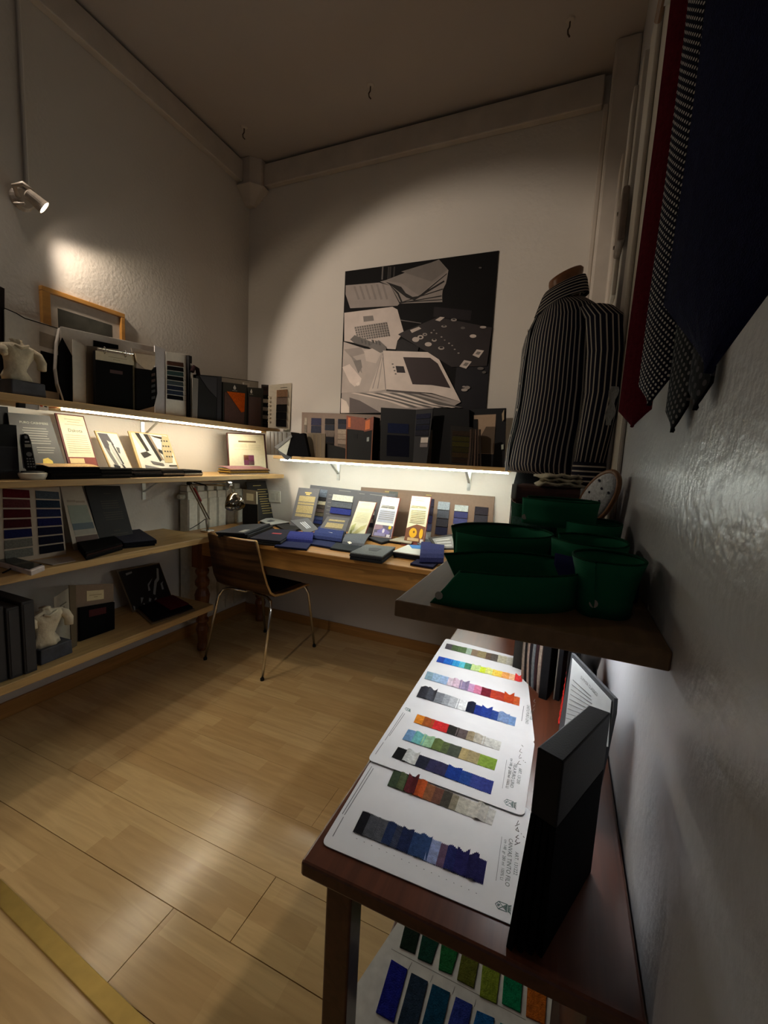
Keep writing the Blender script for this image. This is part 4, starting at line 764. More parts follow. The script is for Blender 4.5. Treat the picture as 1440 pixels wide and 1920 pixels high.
patch(t, Q, n, .45, .92, .52, .62, card((210, 200, 190)), 'white_label', .004, .002); patch(t, Q, n, .42, .92, .63, .70, card((130, 122, 120)), 'grey_label', .003, .002)
t, Q, n = board('black_box', 'plain black box left of the framed beige card on the back shelf', 'box', [(813, 764), (880, 768), (880, 871, 'b'), (808, 869, 'b')], SBP(2.50), SB, .10, card((16, 16, 17)))
t, Q, n = board('olive_swatch_book', 'black book with olive and brown cloth rows standing on the back shelf', 'swatch book', [(845, 798), (885, 801), (883, 872, 'b'), (844, 871, 'b')], SBP(2.42), SB, .03, card((26, 23, 20)))
swatches(t, Q, n, .08, .92, .12, .96, [(48, 38, 30), (54, 50, 24), (56, 52, 24), (46, 42, 22), (52, 40, 26), (40, 30, 24)], .002)
t = thing('strip_bunch', W((886, 872), SBP(2.40)), 'fanned bunch of thin brown cloth strips on the back shelf', 'cloth strips')
for k in range(5):
    x = 876+4.6*k; g = [[W((x+5-k*.3+j*3.4+ (i/6)**2*(-5+k*1.6), 805+i*11), SBP(2.40+.004*k)) for j in (0, 1)] for i in range(7)]
    for j in (0, 1): g[-1][j].z = SB+.001
    MB().slab(g, .002).build('strip', fab([(76, 62, 54), (58, 48, 42), (88, 72, 62), (66, 54, 48), (50, 42, 38)][k]), t)
t, Q, n = board('framed_card', 'black framed beige card at the right end of the back shelf', 'framed card', [(881, 767), (949, 765), (946, 876, 'b'), (883, 873, 'b')], SBP(2.53), SB, .015, card((30, 30, 32)))
poly(t, Q, n, [(.1, .11), (.73, .10), (.68, .78), (.24, .78)], card((168, 142, 116)), 'beige_card', .002, .002)
poly(t, Q, n, [(.46, .31), (.72, .31), (.66, .77), (.26, .77), (.32, .46)], card((92, 76, 60)), 'brown_pocket', .004, .002)
patch(t, Q, n, .06, .22, .18, .97, card((18, 17, 17)), 'black_divider', .006, .005)
quad('metal_tip', [(941, 776), (945, 768), (945, 786), (942, 790)], SBP(2.52), .003, card((170, 150, 120)), t); quad('metal_tip', [(940, 834), (944, 833), (944, 842), (940, 843)], SBP(2.52), .003, card((170, 176, 160)), t)
# ================================================================== things on the desk
def DP(y, lean=0, yaw=-90, x=0): return PL((x, y, DZ), yaw, lean)
gd = card((86, 86, 90))
t, Q, n = board('swatch_book', 'taupe swatch book with a cream label standing by the radiator', 'swatch book', [(455, 917), (483, 921), (484, 982, 'b'), (455, 984, 'b')], PL((-1.98, 2.36, DZ), -48, 2), DZ, .03, card((112, 96, 74)))
patch(t, Q, n, .25, .72, .10, .30, card((176, 160, 124)), 'label', .001, .001); patch(t, Q, n, .02, .98, .40, .98, fab((20, 18, 17)), 'cloth_pad', .01, .01, .001); patch(t, Q, n, .9, 1.0, .02, .38, card((200, 194, 170)), 'page_edge', .003, .002)
t, Q, n = board('gold_text_panel', 'black panel with gold printing leaning in the corner behind the taupe book', 'sample panel', [(461, 903), (498, 902), (514, 971, 'b'), (478, 980, 'b')], PL((-2.06, 2.45, DZ), -16, 14), DZ, .006, card((48, 46, 44)))
lines(Q, n, [(.3, .7, .10)]+[(.48, .98-.1*(k % 2), .20+k*.06) for k in range(11)], GOLD, t, h=.016)
t, Q, n = board('gold_text_panel', 'grey panel with gold printing leaning at the left end of the back row', 'sample panel', [(560, 914), (600, 917), (586, 982, 'b'), (545, 974, 'b')], DP(2.45, 18), DZ, .006, gd)
lines(Q, n, [(.36, .66, .10), (.42, .6, .14), (.48, .6, .82), (.4, .66, .88)], GOLD, t, h=.03)
for v0, v1 in ((.20, .34), (.36, .41), (.43, .62), (.64, .71)): patch(t, Q, n, .14, .88, v0, v1, mat('gold_print', (150, 138, 98), .4, .4, .4, 300), 'gold_text_block')
t, Q, n = board('swatch_board', 'large grey board with blue and cream swatches leaning on the back wall behind the leaflets', 'swatch board', [(582, 909), (742, 927), (733, 1001, 'b'), (568, 981, 'b')], DP(2.55, 9), DZ, .006, gd)
swatches(t, Q, n, .095, .225, .08, .90, [(104, 112, 124), (104, 112, 124), (50, 48, 50), (196, 186, 158), (84, 74, 66), (104, 88, 82), (116, 106, 86), (84, 96, 140), (60, 72, 130)], .004, .03)
swatches(t, Q, n, .30, .54, .16, .62, [(196, 196, 184), (88, 92, 98), (48, 56, 120)], .006, .06)
lines(Q, n, [(.25, .29, .18+.09*k) for k in range(6)]+[(.36, .5, .05), (.6, .66, .07), (.72, .9, .06)], card((140, 138, 132)), t, h=.01)
swatches(t, Q, n, .66, .80, .26, .82, [(112, 110, 108), (44, 42, 66), (176, 170, 160), (70, 54, 54), (120, 110, 104), (30, 28, 36)], .004, .06)
t, Q, n = board('swatch_board', 'long brown board with five columns of grey and navy swatches under the back shelf', 'swatch board', [(677, 913), (928, 931), (921, 1010, 'b'), (668, 985, 'b')], DP(2.60, 6), DZ, .006, card((122, 100, 84)))
for u0, u1, v0, v1, cols in ((.235, .305, .05, .86, [(96, 98, 96), (150, 150, 148), (190, 182, 164), (88, 90, 96), (66, 68, 76), (40, 40, 52)]), (.50, .585, .14, .98, [(48, 44, 58), (52, 48, 60), (50, 50, 84), (74, 76, 104), (150, 152, 154)]), (.615, .70, .18, .86, [(150, 160, 168), (86, 88, 96), (62, 60, 66), (46, 46, 66)]), (.735, .83, .22, .99, [(176, 184, 182), (62, 64, 104), (70, 74, 116), (190, 192, 186), (196, 188, 170), (84, 88, 120)]), (.875, .965, .22, .86, [(48, 44, 50), (56, 54, 60), (62, 62, 66), (74, 78, 78)])): swatches(t, Q, n, u0, u1, v0, v1, cols, .005, .05)
lines(Q, n, [(.2, .24, .05), (.52, .56, .06)], GOLD, t, h=.02)
MAR = card((122, 54, 46))
def leaflet(lab, q, y, paper, pic, title):
    t, Q, n = board('sample_leaflet', lab, 'leaflet', q, DP(y, 22), DZ, .006, MAR)
    patch(t, Q, n, .02, .96, .01, .93, card(paper), 'paper', .001, .001); lines(Q, n, [(.22, .7, .05), (.25, .68, .09)], card((190, 180, 150)), t, off=.0022, h=.01)
    if title: text(title, Q, n, .16, .84, .23, INK, t, off=.0022)
    for i, (pts, c) in enumerate(pic): poly(t, Q, n, pts, card(c), 'printed_picture', .0022+.0002*i, .0008)
    Qf = [Q[3], Q[2], Q[2]+Vector((0, -.05, 0)), Q[3]+Vector((0, -.05, 0))]
    MB().prism([Vector((p.x, p.y, DZ+.0008)) for p in Qf], (0, 0, .006)).build('foot', MAR, t)
    return t, Q, n
def ring_pts(u, v, r, k=14, sx=1.9): return [(u+r*sx*math.cos(2*math.pi*i/k), v+r*math.sin(2*math.pi*i/k)) for i in range(k)]
t, Q, n = leaflet('cream leaflet with a green leaf drawing, leftmost of the three', [(673, 939), (707, 942), (684, 1001, 'b'), (651, 997, 'b')], 2.40, (228, 226, 190), [([(.1, .70), (.3, .62), (.28, .8), (.14, .88)], (196, 196, 130)), ([(.3, .9), (.6, .7), (.9, .62), (.86, .74), (.5, .9)], (204, 200, 140)), ([(.1, .84), (.2, .8), (.24, .9), (.14, .93)], (150, 150, 96))], None)
lines(Q, n, [(.2, .8, .21), (.25, .75, .24)]+[(.15, .85, .32+k*.035) for k in range(8)], card((196, 190, 150)), t, off=.0022, h=.01)
t, Q, n = leaflet('white leaflet with a purple picture and a yellow dot, middle of the three', [(717, 930), (751, 934), (735, 1006, 'b'), (697, 1002, 'b')], 2.42, (236, 236, 226), [([(.08, .30), (.9, .31), (.9, .60), (.08, .60)], (176, 182, 196)), ([(.04, .66), (.95, .66), (.95, .92), (.04, .92)], (96, 90, 110)), ([(.04, .66), (.4, .66), (.5, .75), (.04, .78)], (150, 126, 140)), (ring_pts(.8, .70, .04, 12), (222, 200, 40)), ([(.2, .80), (.5, .72), (.85, .80), (.8, .86), (.25, .86)], (120, 112, 170)), (ring_pts(.52, .79, .05, 10, 1.2), (220, 216, 226)), ([(.1, .84), (.65, .84), (.65, .91), (.1, .91)], (140, 136, 176)), ([(.72, .86), (.88, .86), (.88, .92), (.72, .92)], (216, 214, 216))], None)
lines(Q, n, [(.10, .82, .21), (.12, .82, .235), (.10, .45, .255), (.5, .8, .255)]+[(.12, .88, .34+k*.045) for k in range(5)], card((130, 124, 118)), t, off=.0036, h=.012)
t, Q, n = leaflet('cream leaflet with yellow fruit slices, rightmost of the three', [(772, 929), (809, 932), (797, 1010, 'b'), (759, 1006, 'b')], 2.40, (230, 226, 192), [([(.02, .68), (.5, .58), (.95, .62), (.95, .93), (.02, .93)], (120, 74, 48)), (ring_pts(.38, .76, .10, 16), (232, 176, 20)), (ring_pts(.42, .74, .025, 10), (120, 80, 20)), (ring_pts(.78, .76, .10, 14, .9), (236, 184, 26)), ([(.15, .86), (.7, .86), (.72, .92), (.15, .92)], (206, 176, 130)), ([(.78, .87), (.92, .87), (.92, .94), (.78, .94)], (220, 216, 206))], None)
lines(Q, n, [(.10, .82, .21), (.08, .42, .235), (.5, .86, .235)]+[(.12, .86, .30+k*.035) for k in range(8)], card((176, 166, 128)), t, off=.0036, h=.012)
t, Q, n = board('gold_text_panel', 'small grey panel with gold printing propped behind the navy bunches', 'sample panel', [(614, 968), (656, 972), (645, 1006, 'b'), (590, 1002, 'b')], DP(2.25, 40), DZ, .005, gd)
for v0, v1 in ((.12, .2), (.28, .5), (.56, .7)): patch(t, Q, n, .16, .84, v0, v1, MATS['gold_print'], 'gold_text_block')
t, Q, n = board('barred_panel', 'dark grey panel with pale bars fallen flat among the books', 'sample panel', [(544, 976), (577, 971), (597, 992), (574, 1001)], PL((-1.35, 2.2, DZ+.035), -90, 55), DZ, .006, card((74, 76, 80)))
for u in (.36, .48, .6): patch(t, Q, n, u, u+.07, .25, .75, card((170, 176, 184)), 'printed_bar')
# flat things, left to right
t, Q = stack('open_booklet', 'white open booklet with a dark slot lying in front of the corner panel', 'booklet', HW([(487, 976), (504, 969), (543, 978), (506, 983)], DZ+.02), DZ, [(.014, card((40, 40, 44)), 'block'), (.004, card((206, 206, 200)), 'page')], None, .001)
patch(t, Q, Vector((0, 0, 1)), .25, .6, .35, .6, card((90, 92, 96)), 'slot', .001, .001)
t, Q = stack('black_folder', 'wide dark grey folder topmost of the pile behind the chair', 'folder', HW([(404, 995), (455, 981), (507, 979), (459, 997)], DZ+.065), DZ+.042, [(.010, card((30, 30, 33)), 'cover'), (.006, card((56, 57, 62)), 'top_cover')], 'black folders behind the chair')
patch(t, Q, Vector((0, 0, 1)), .05, .28, .72, .9, card((150, 148, 140)), 'label', .0012, .001)
stack('black_folder', 'wide black folder in the middle of the pile behind the chair', 'folder', HW([(408, 1001), (460, 986), (513, 985), (465, 1003)], DZ+.042), DZ+.021, [(.010, card((20, 20, 22)), 'cover'), (.010, card((34, 34, 37)), 'top_cover')], 'black folders behind the chair')
stack('black_folder', 'wide black folder lowest of the pile behind the chair', 'folder', HW([(412, 1006), (462, 992), (515, 990), (470, 1008)], DZ+.02), DZ, [(.010, card((18, 18, 20)), 'cover'), (.010, card((30, 30, 32)), 'top_cover')], 'black folders behind the chair')
t, Q = stack('black_book', 'thick black book with a small red mark between folders and navy bunch', 'book', HW([(509, 991), (558, 993), (526, 1014), (468, 1008)], DZ+.034), DZ, [(.012, card((20, 20, 22)), 'block'), (.012, card((26, 26, 28)), 'block'), (.008, fab((40, 40, 50)), 'cover')], None, .002)
patch(t, Q, Vector((0, 0, 1)), .36, .68, .42, .5, card((150, 44, 54)), 'red_mark', .0012, .001)
stack('black_book', 'flat black book lying behind the red marked book', 'book', HW([(516, 983), (548, 981), (566, 990), (540, 996)], DZ+.016), DZ, [(.008, card((18, 18, 19)), 'block'), (.006, card((30, 30, 32)), 'cover')], None, .002)
def bunch(label, flat, hump, cf, chump, h, tagq=None, tagc=(214, 208, 190), th=.012):
    z = DZ+th; Q = HW(flat, z); c = sum(Q, Vector())/4; t = thing('swatch_bunch', (c.x, c.y, DZ), label, 'swatch bunch', 'folded cloth bunches on the desk')
    MB().prism([Vector((p.x, p.y, DZ+.0005)) for p in Q], (0, 0, th*.45)).build('base_leaf', fab(tuple(int(v*.5) for v in cf)), t, bevel=.001)
    MB().prism([Vector((p.x, p.y, DZ+.001+th*.45)) for p in Q], (0, 0, th*.5)).build('cloth_leaf', fab(cf), t, bevel=.002)
    H = HW(hump, DZ+h*.8); H0 = [Vector((p.x, p.y, DZ)) for p in H]
    ro = roll(t, H0, [(0, .004), (.04, h*.6), (.16, h*.95), (.4, h), (.7, h*.98), (.88, h*.85), (.97, h*.62), (1.0, h*.38), (.96, h*.2)], fab(chump), 'folded_flap', .005)
    if tagq: quad('paper_tag', tagq, ZP(DZ+h+.0015), .001, card(tagc), t)
    return t
bunch('bright navy cloth bunch right of the red marked black book', [(538, 1011), (588, 1013), (575, 1029), (514, 1023)], [(545, 997), (589, 999), (586, 1013), (537, 1009)], (40, 44, 76), (44, 50, 110), .035, [(559, 1000), (573, 1001), (572, 1005), (559, 1004)])
bunch('blue-navy cloth bunch with a white tag below the small gold panel', [(587, 1007), (634, 1011), (622, 1026), (569, 1017)], [(604, 986), (649, 992), (641, 1009), (587, 1002)], (42, 48, 80), (50, 60, 104), .05, [(613, 993), (625, 995), (623, 999), (612, 997)])
bunch('dark grey cloth bunch with a white diamond tag', [(634, 1013), (680, 1019), (668, 1034), (619, 1027)], [(650, 1001), (697, 1001), (683, 1020), (642, 1015)], (54, 58, 62), (96, 100, 106), .032, [(651, 1016), (656, 1015), (660, 1018), (655, 1020)])
t, Q = stack('swatch_pad', 'thick grey topped stack of swatch pads at the desk edge', 'swatch pad', HW([(686, 1019), (741, 1024), (716, 1042), (655, 1034)], DZ+.042), DZ, [(.016, fab((36, 37, 40)), 'pad'), (.014, fab((44, 45, 48)), 'pad'), (.008, fab((112, 116, 116)), 'cover')], None, .003)
poly(t, Q, Vector((0, 0, 1)), [(.3, .4), (.5, .3), (.7, .35), (.66, .62), (.4, .6)], card((62, 64, 66)), 'printed_mark', .0012, .001)
stack('swatch_pad', 'dark pad lying behind the middle leaflet foot', 'swatch pad', HW([(690, 1007), (712, 1003), (738, 1010), (716, 1016)], DZ+.018), DZ, [(.010, fab((30, 30, 33)), 'pad'), (.006, fab((64, 66, 70)), 'cover')], None, .002)
t, Q = stack('swatch_pad', 'small cream topped pad in front of the yellow fruit leaflet', 'swatch pad', HW([(730, 1011), (754, 1004), (781, 1005), (771, 1017)], DZ+.024), DZ, [(.012, fab((30, 29, 30)), 'pad'), (.008, fab((170, 164, 146)), 'cover')], None, .002)
t, Q = stack('swatch_pad', 'white booklet with a blue patch on black pads near the tagged navy bunch', 'swatch pad', HW([(765, 1020), (801, 1022), (791, 1040), (737, 1032)], DZ+.036), DZ, [(.014, fab((26, 26, 29)), 'pad'), (.012, fab((32, 32, 35)), 'pad'), (.006, card((206, 208, 200)), 'booklet')], None, .002)
poly(t, Q, Vector((0, 0, 1)), [(.1, .05), (.8, .02), (.9, .42), (.45, .45)], card((40, 120, 190)), 'blue_patch', .0012, .001)
stack('swatch_pad', 'grey pad lying just behind the white and blue booklet', 'swatch pad', HW([(776, 1012), (815, 1010), (822, 1020), (790, 1024)], DZ+.018), DZ, [(.010, fab((40, 42, 46)), 'pad'), (.006, fab((96, 102, 108)), 'cover')], None, .002)
t = bunch('navy cloth bunch with a white square tag at the right end of the desk', [(782, 1048), (824, 1052), (812, 1063), (769, 1056)], [(790, 1016), (833, 1018), (832, 1045), (787, 1044)], (40, 40, 66), (50, 54, 96), .055, None)
quad('paper_tag', [(797, 1035), (807, 1034), (808, 1043), (798, 1044)], YP(W((800, 1046), ZP(DZ+.01)).y-.004), .0015, card((206, 208, 206)), t)
t, Q, n = board('framed_print', 'small framed grey print propped at the right end of the desk', 'framed print', [(803, 1008), (850, 1001), (858, 1030), (818, 1030)], PL((-.62, 2.2, DZ+.03), -90, 50), DZ, .006, card((60, 56, 52)))
patch(t, Q, n, .12, .92, .14, .9, card((150, 150, 144)), 'print', .001, .001); lines(Q, n, [(.2, .8, .3), (.2, .8, .5), (.2, .8, .7)], card((200, 200, 196)), t, off=.0022, h=.08)
# desk lamp
LY = YP(1.99)
def lp(x, y): return W((x, y), LY)
bx = lp(389, 992); bx.z = DZ
t = thing('desk_lamp', bx, 'chrome articulated desk lamp clamped to the left end of the desk', 'lamp')
MB().box((bx.x-.03, bx.y-.03, DZ), (bx.x+.03, bx.y+.03, DZ+.012)).build('clamp', CHR, t, bevel=.003)
MB().tube([bx+Vector((0, 0, .01)), lp(387, 973)], .007, 8).build('post', CHR, t)
for dx in (0, 5): MB().tube([lp(388+dx, 974), lp(353+dx, 906+dx*.4)], .0045, 8).build('lower_arm', CHR, t)
MB().tube([lp(364, 915), lp(377, 940)], .0065, 8).build('spring', mat('red_lacquer', (150, 60, 56), .4), t)
for dy in (0, 6): MB().tube([lp(357, 904+dy), lp(428, 905+dy)], .0045, 8).build('upper_arm', CHR, t)
MB().tube([lp(364, 904), lp(388, 911)], .005, 8).build('spring', card((24, 23, 23)), t)
MB().lathe([(.012, -.012), (.012, .012)], lp(355, 906), 12, (0, 1, 0)).build('elbow', card((28, 27, 27)), t)
MB().lathe([(.018, -.012), (.018, .012)], lp(429, 909), 12, (0, 1, 0)).build('wrist', CHR, t)
MB().tube([lp(431, 914), lp(436, 925)], .008, 8).build('neck', CHR, t)
hd0 = lp(437, 925); dv = (lp(452, 961)-hd0).normalized()*.9+Vector((.05, -.35, 0)); dv.normalize()
MB().lathe([(.012, 0), (.024, .008), (.043, .03), (.053, .06), (.057, .09), (.055, .09), (.050, .06), (.040, .034), (.001, .02)], hd0, 28, dv).build('shade', mat('smoked_chrome', (150, 144, 130), .12, 1.0, .03), t, smooth=True)
MB().tube([lp(385, 973), lp(372, 983), lp(356, 992)], .0022, 6).build('flex', card((16, 16, 16)), t)
# telephone-like chrome and black gadget at the right end of the desk
g0 = W((937, 980), YP(2.35)); g0.z = DZ
t = thing('chrome_gadget', g0, 'small black and chrome gadget beside the brown swatch board', 'gadget')
MB().rings([[g0+Vector((rx*math.cos(a), ry*math.sin(a), z)) for a in [2*math.pi*k/20 for k in range(20)]] for z, rx, ry in ((0, .055, .05), (.012, .056, .05), (.05, .045, .04), (.07, .03, .03))]).build('body', card((18, 18, 18)), t, smooth=True)
cc = g0+Vector((.0, -.02, .06)); ax = Vector((-.45, -.7, .35)).normalized(); u = ax.orthogonal().normalized(); w = ax.cross(u)
MB().tube([cc+(u*math.cos(2*math.pi*k/20)+w*math.sin(2*math.pi*k/20))*.05 for k in range(21)], .006, 8, False).build('chrome_ring', CHR, t, smooth=True)
for k in range(3):
    a = 2*math.pi*k/3+.5; MB().tube([cc, cc+(u*math.cos(a)+w*math.sin(a))*.048], .005, 6).build('spoke', CHR, t)
MB().lathe([(.016, 0), (.016, .01), (.008, .014)], cc-ax*.004, 14, ax).build('hub', CHR, t)
# ================================================================== mannequin in a striped shirt
STR = stripes('shirt_stripe', (24, 24, 42), (190, 182, 170), .0165, .25, 'UV', 0); STH = stripes('shirt_stripe_across', (24, 24, 42), (196, 186, 170), .0150, .3, 'UV', 1)
mc = Vector((-.035, 1.66, 0)); FW = Vector((-math.cos(R(22)), -math.sin(R(22)), 0)); LF = Vector((FW.y, -FW.x, 0))*-1
LF = Vector((0, 0, 1)).cross(FW)
mn = thing('mannequin', (mc.x, mc.y, 0), 'tailor mannequin wearing a navy shirt with white stripes in the right corner', 'mannequin')
def ring(z, d, w, fx, n=72, fold=0, ph=0, tilt=0):
    out = []
    for k in range(n):
        a = 2*math.pi*k/n; ca, sa = math.cos(a), math.sin(a); e = .82
        x = d*math.copysign(abs(ca)**e, ca); y = w*math.copysign(abs(sa)**e, sa); r = 1+fold*math.sin(9*a+ph)
        out.append(mc+FW*(fx+x*r)+LF*(y*r)+Vector((0, 0, z+tilt*ca)))
    return out
zs = [(1.250, .125, .165, .012, .020), (1.258, .142, .180, .018, .030), (1.28, .147, .183, .020, .018), (1.34, .145, .184, .018, .010), (1.42, .138, .186, .012, .007), (1.52, .128, .188, .004, .005), (1.62, .120, .190, -.004, .004), (1.70, .112, .192, -.010, .003), (1.755, .100, .180, -.014, .003), (1.79, .086, .150, -.016, .002), (1.815, .072, .108, -.018, .0), (1.835, .058, .070, -.020, .0)]
SHF = lambda z: .048*max(0, min(1, (z-1.45)/.36))
rg = [ring(z, d, w, fx+SHF(z), 72, fo, z*25, -.012 if z > 1.75 else 0) for z, d, w, fx, fo in zs]
b = MB(); b.rings(rg, True, True); N = 72
per = [(.30*2*math.pi*.16)*k/N for k in range(N)]
uv = [((k/N)*1.05, z) for (z, *_ ) in zs for k in range(N)]
b.build('shirt_body', STR, mn, smooth=True, uvs=uv)
# sleeves, nearer one hanging in front
def sleeve(s, name):
    pts = [mc+LF*(s*.165)+FW*(-.014)+Vector((0, 0, 1.765)), mc+LF*(s*.205)+FW*(-.02)+Vector((0, 0, 1.72)), mc+LF*(s*.218)+FW*(-.022)+Vector((0, 0, 1.62)), mc+LF*(s*.222)+FW*(-.018)+Vector((0, 0, 1.5)), mc+LF*(s*.222)+FW*(-.008)+Vector((0, 0, 1.38)), mc+LF*(s*.220)+FW*(.0)+Vector((0, 0, 1.295))]
    pts = [p-FW*(.022-(.022, .012, .006, 0, 0, 0)[i_])+LF*(s*.006) for i_, p in enumerate(pts)]
    rs = [.050, .060, .058, .056, .053, .049]; n = 32; rings_ = []; uvs_ = []
    for i, (p, r) in enumerate(zip(pts, rs)):
        for k in range(n): pass
        rings_.append([p+(FW*math.cos(2*math.pi*k/n)*r*1.0+LF*math.sin(2*math.pi*k/n)*r*.8)*(1+.03*math.sin(6*2*math.pi*k/n+i)) for k in range(n)]); uvs_ += [(k/n*.36, i*.1) for k in range(n)]
    MB().rings(rings_).build(name, STR, mn, smooth=True, uvs=uvs_)
    cf = []; cu = []
    for i, (dz, r) in enumerate(((0, .047), (-.004, .051), (-.062, .052), (-.066, .046))):
        p = pts[-1]+Vector((0, 0, dz)); cf.append([p+FW*math.cos(2*math.pi*k/n)*r+LF*math.sin(2*math.pi*k/n)*r*.8 for k in range(n)]); cu += [(k/n, dz) for k in range(n)]
    MB().rings(cf).build('cuff', STH, mn, smooth=False, uvs=cu)
sleeve(1, 'sleeve'); sleeve(-1, 'sleeve')
# collar: stand and turned-down leaf
cr = []; cu = []
for j, (dz, g_) in enumerate(((0, 1.0), (.02, 1.05), (.055, .98), (.060, 1.02), (.045, 1.13), (.0, 1.28))):
    row = []
    for k in range(41):
        a = 2*math.pi*(k/40)*.985+.02; ca, sa = math.cos(a), math.sin(a)
        front = max(0, ca)**4
        z = 1.835+dz*(1.0 if dz > .03 else 1)-.028*ca-(.022*front if j == 5 else 0)
        row.append(mc+FW*(.028+.062*ca*g_+(.012*front if j == 5 else 0))+LF*(.066*sa*g_)+Vector((0, 0, z))); cu.append((k*.01, (0, .02, .055, .062, .085, .14)[j]*1.25))
    cr.append(row)
MB().rings(cr, False, False).build('shirt_collar', STH, mn, smooth=True, uvs=cu)
pb = []
for z, d, fx in ((1.815, .075, -.018), (1.75, .105, -.013), (1.62, .124, -.004), (1.5, .134, .006), (1.36, .150, .018), (1.262, .150, .02)): pb.append([mc+FW*(fx+d+SHF(z))+LF*(s*.016)+Vector((0, 0, z-.01)) for s in (-1, 0, 1)])
MB().slab(pb, .002).build('button_placket', STR, mn, uvs=[((i % 3)*.012, (i//3)*.1) for i in range(36)])
for z, d, fx in ((1.74, .109, -.012), (1.65, .123, -.006), (1.56, .131, .001), (1.47, .138, .008), (1.38, .149, .016)): MB().lathe([(.005, 0), (.005, .002)], mc+FW*(fx+d+.002+SHF(z))+Vector((0, 0, z)), 10, FW).build('button', card((200, 190, 176)), mn)
MB().rings([[mc+FW*(.026+r*math.cos(2*math.pi*k/24))+LF*(r*1.05*math.sin(2*math.pi*k/24))+Vector((0, 0, z-.020*math.cos(2*math.pi*k/24))) for k in range(24)] for z, r in ((1.82, .052), (1.90, .050), (1.915, .053), (1.926, .053), (1.932, .046))]).build('neck_cap', wood('neck_walnut', (150, 96, 58), 'x', .7, .35, 9, False), mn, smooth=True)
MB().rings([ring(z, d, w, .0, 40, f_, 0) for z, d, w, f_ in ((.02, .135, .16, .06), (.6, .13, .16, .05), (1.0, .128, .165, .03), (1.18, .13, .17, .01), (1.249, .12, .16, 0))]).build('black_skirt', fab((14, 14, 18)), mn, smooth=True)
MB().lathe([(.16, 0), (.16, .015), (.02, .02)], (mc.x, mc.y, 0), 24).build('foot_plate', card((24, 24, 26)), mn)
# ================================================================== ties on the right wall
M_MAR = fab((98, 20, 34)); M_NAV = fab((20, 22, 52)); M_NVB = fab((24, 26, 44))
def dots(name, base, dot, sc):
    M = bpy.data.materials.new(name); M.use_nodes = True; nt = M.node_tree; bs = nt.nodes['Principled BSDF']; L = nt.links.new
    tc = nt.nodes.new('ShaderNodeTexCoord'); mp = nt.nodes.new('ShaderNodeMapping'); L(tc.outputs['UV'], mp.inputs[0]); mp.inputs['Rotation'].default_value = (0, 0, R(45)); mp.inputs['Scale'].default_value = (sc, sc, 1)
    fr = nt.nodes.new('ShaderNodeVectorMath'); fr.operation = 'FRACTION'; L(mp.outputs[0], fr.inputs[0])
    sb = nt.nodes.new('ShaderNodeVectorMath'); sb.operation = 'DISTANCE'; L(fr.outputs[0], sb.inputs[0]); sb.inputs[1].default_value = (.5, .5, 0)
    lt = nt.nodes.new('ShaderNodeMath'); lt.operation = 'LESS_THAN'; L(sb.outputs['Value'], lt.inputs[0]); lt.inputs[1].default_value = .26
    mx = nt.nodes.new('ShaderNodeMix'); mx.data_type = 'RGBA'; L(lt.outputs[0], mx.inputs[0]); mx.inputs[6].default_value = (*lin(base), 1); mx.inputs[7].default_value = (*lin(dot), 1); L(mx.outputs[2], bs.inputs['Base Color']); bs.inputs['Roughness'].default_value = .8; bs.inputs['Specular IOR Level'].default_value = .08
    return M
def tie(label, a, b_, ztip, ztop, mt, bulge=.004, waist=.62):
    """hanging tie: bottom edge corners a and b_ (xy), V tip at ztip"""
    A, B = Vector((*a, 0)), Vector((*b_, 0)); w = (B-A).length; mid = (A+B)/2; d = (B-A)/w; nrm = Vector((d.y, -d.x, 0)); t_len = ztop-ztip
    t = thing('necktie', (mid.x, mid.y, ztip), label, 'tie', 'ties on the rail'); g = []; uv = []
    rows = [(0, 0), (w*.18, .36), (w*.36, .72), (w*.5, 1)]+[(w*.5+(t_len-w*.5)*f_, 1-(1-waist)*f_) for f_ in (.15, .3, .5, .7, .85, 1)]
    for h, k in rows:
        row = []
        for i in range(7):
            u = i/3-1; row.append(mid+d*(u*w/2*max(k, .02))+nrm*(bulge*(1-u*u)+.002*math.sin(h*22+u))+Vector((0, 0, ztip+h))); uv.append((u*w/2*max(k, .02), h))
        g.append(row)
    nb = len(uv); MB().slab(g, .004).build('blade', mt, t, smooth=False, uvs=uv+uv)
    g2 = []
    for h in (0, .02, t_len*.5, t_len): g2.append([mid+d*(u*w*.2*(1 if h else .1))-nrm*.007+Vector((0, 0, ztip+.09+h*(1-.09/t_len))) for u in (-1, 0, 1)])
    MB().slab(g2, .003).build('tail', mt, t)
    return t
ZR = 2.34
tie('maroon tie, nearest the white casing board', (.080, .90), (.127, .862), 1.352, ZR, M_MAR)
tie('navy tie with white dots between the maroon and plain navy ties', (.092, .775), (.122, .715), 1.372, ZR, dots('dotted_silk', (20, 20, 36), (196, 190, 184), 150), .005, .7)
tie('wide plain navy tie nearest the camera', (.070, .475), (.122, .335), 1.352, ZR, M_NAV, .006, .8)
tie('black tie with sparse dots hanging close to the wall behind the navy tie', (.119, .70), (.132, .64), 1.328, ZR, dots('dotted_black_silk', (12, 12, 15), (104, 100, 98), 110), .003)
tie('dark spotted tie, mostly hidden behind the wide navy tie', (.121, .60), (.132, .55), 1.345, ZR, dots('spotted_dark_silk', (18, 16, 20), (70, 66, 70), 80), .003)
t = thing('tie_rail', (.10, .7, ZR), 'wooden rail the ties hang over on the right wall', 'rail')
MB().tube([(.103, .25, ZR+.008), (.103, 1.3, ZR+.008)], .009, 10).build('bar', wood('rail_wood', (120, 84, 54), 'y', .7, .5, 9, False), t)
for y in (.3, 1.25): MB().box((.103, y-.01, ZR), (XR, y+.01, ZR+.016)).build('bracket', M_BRK, t)
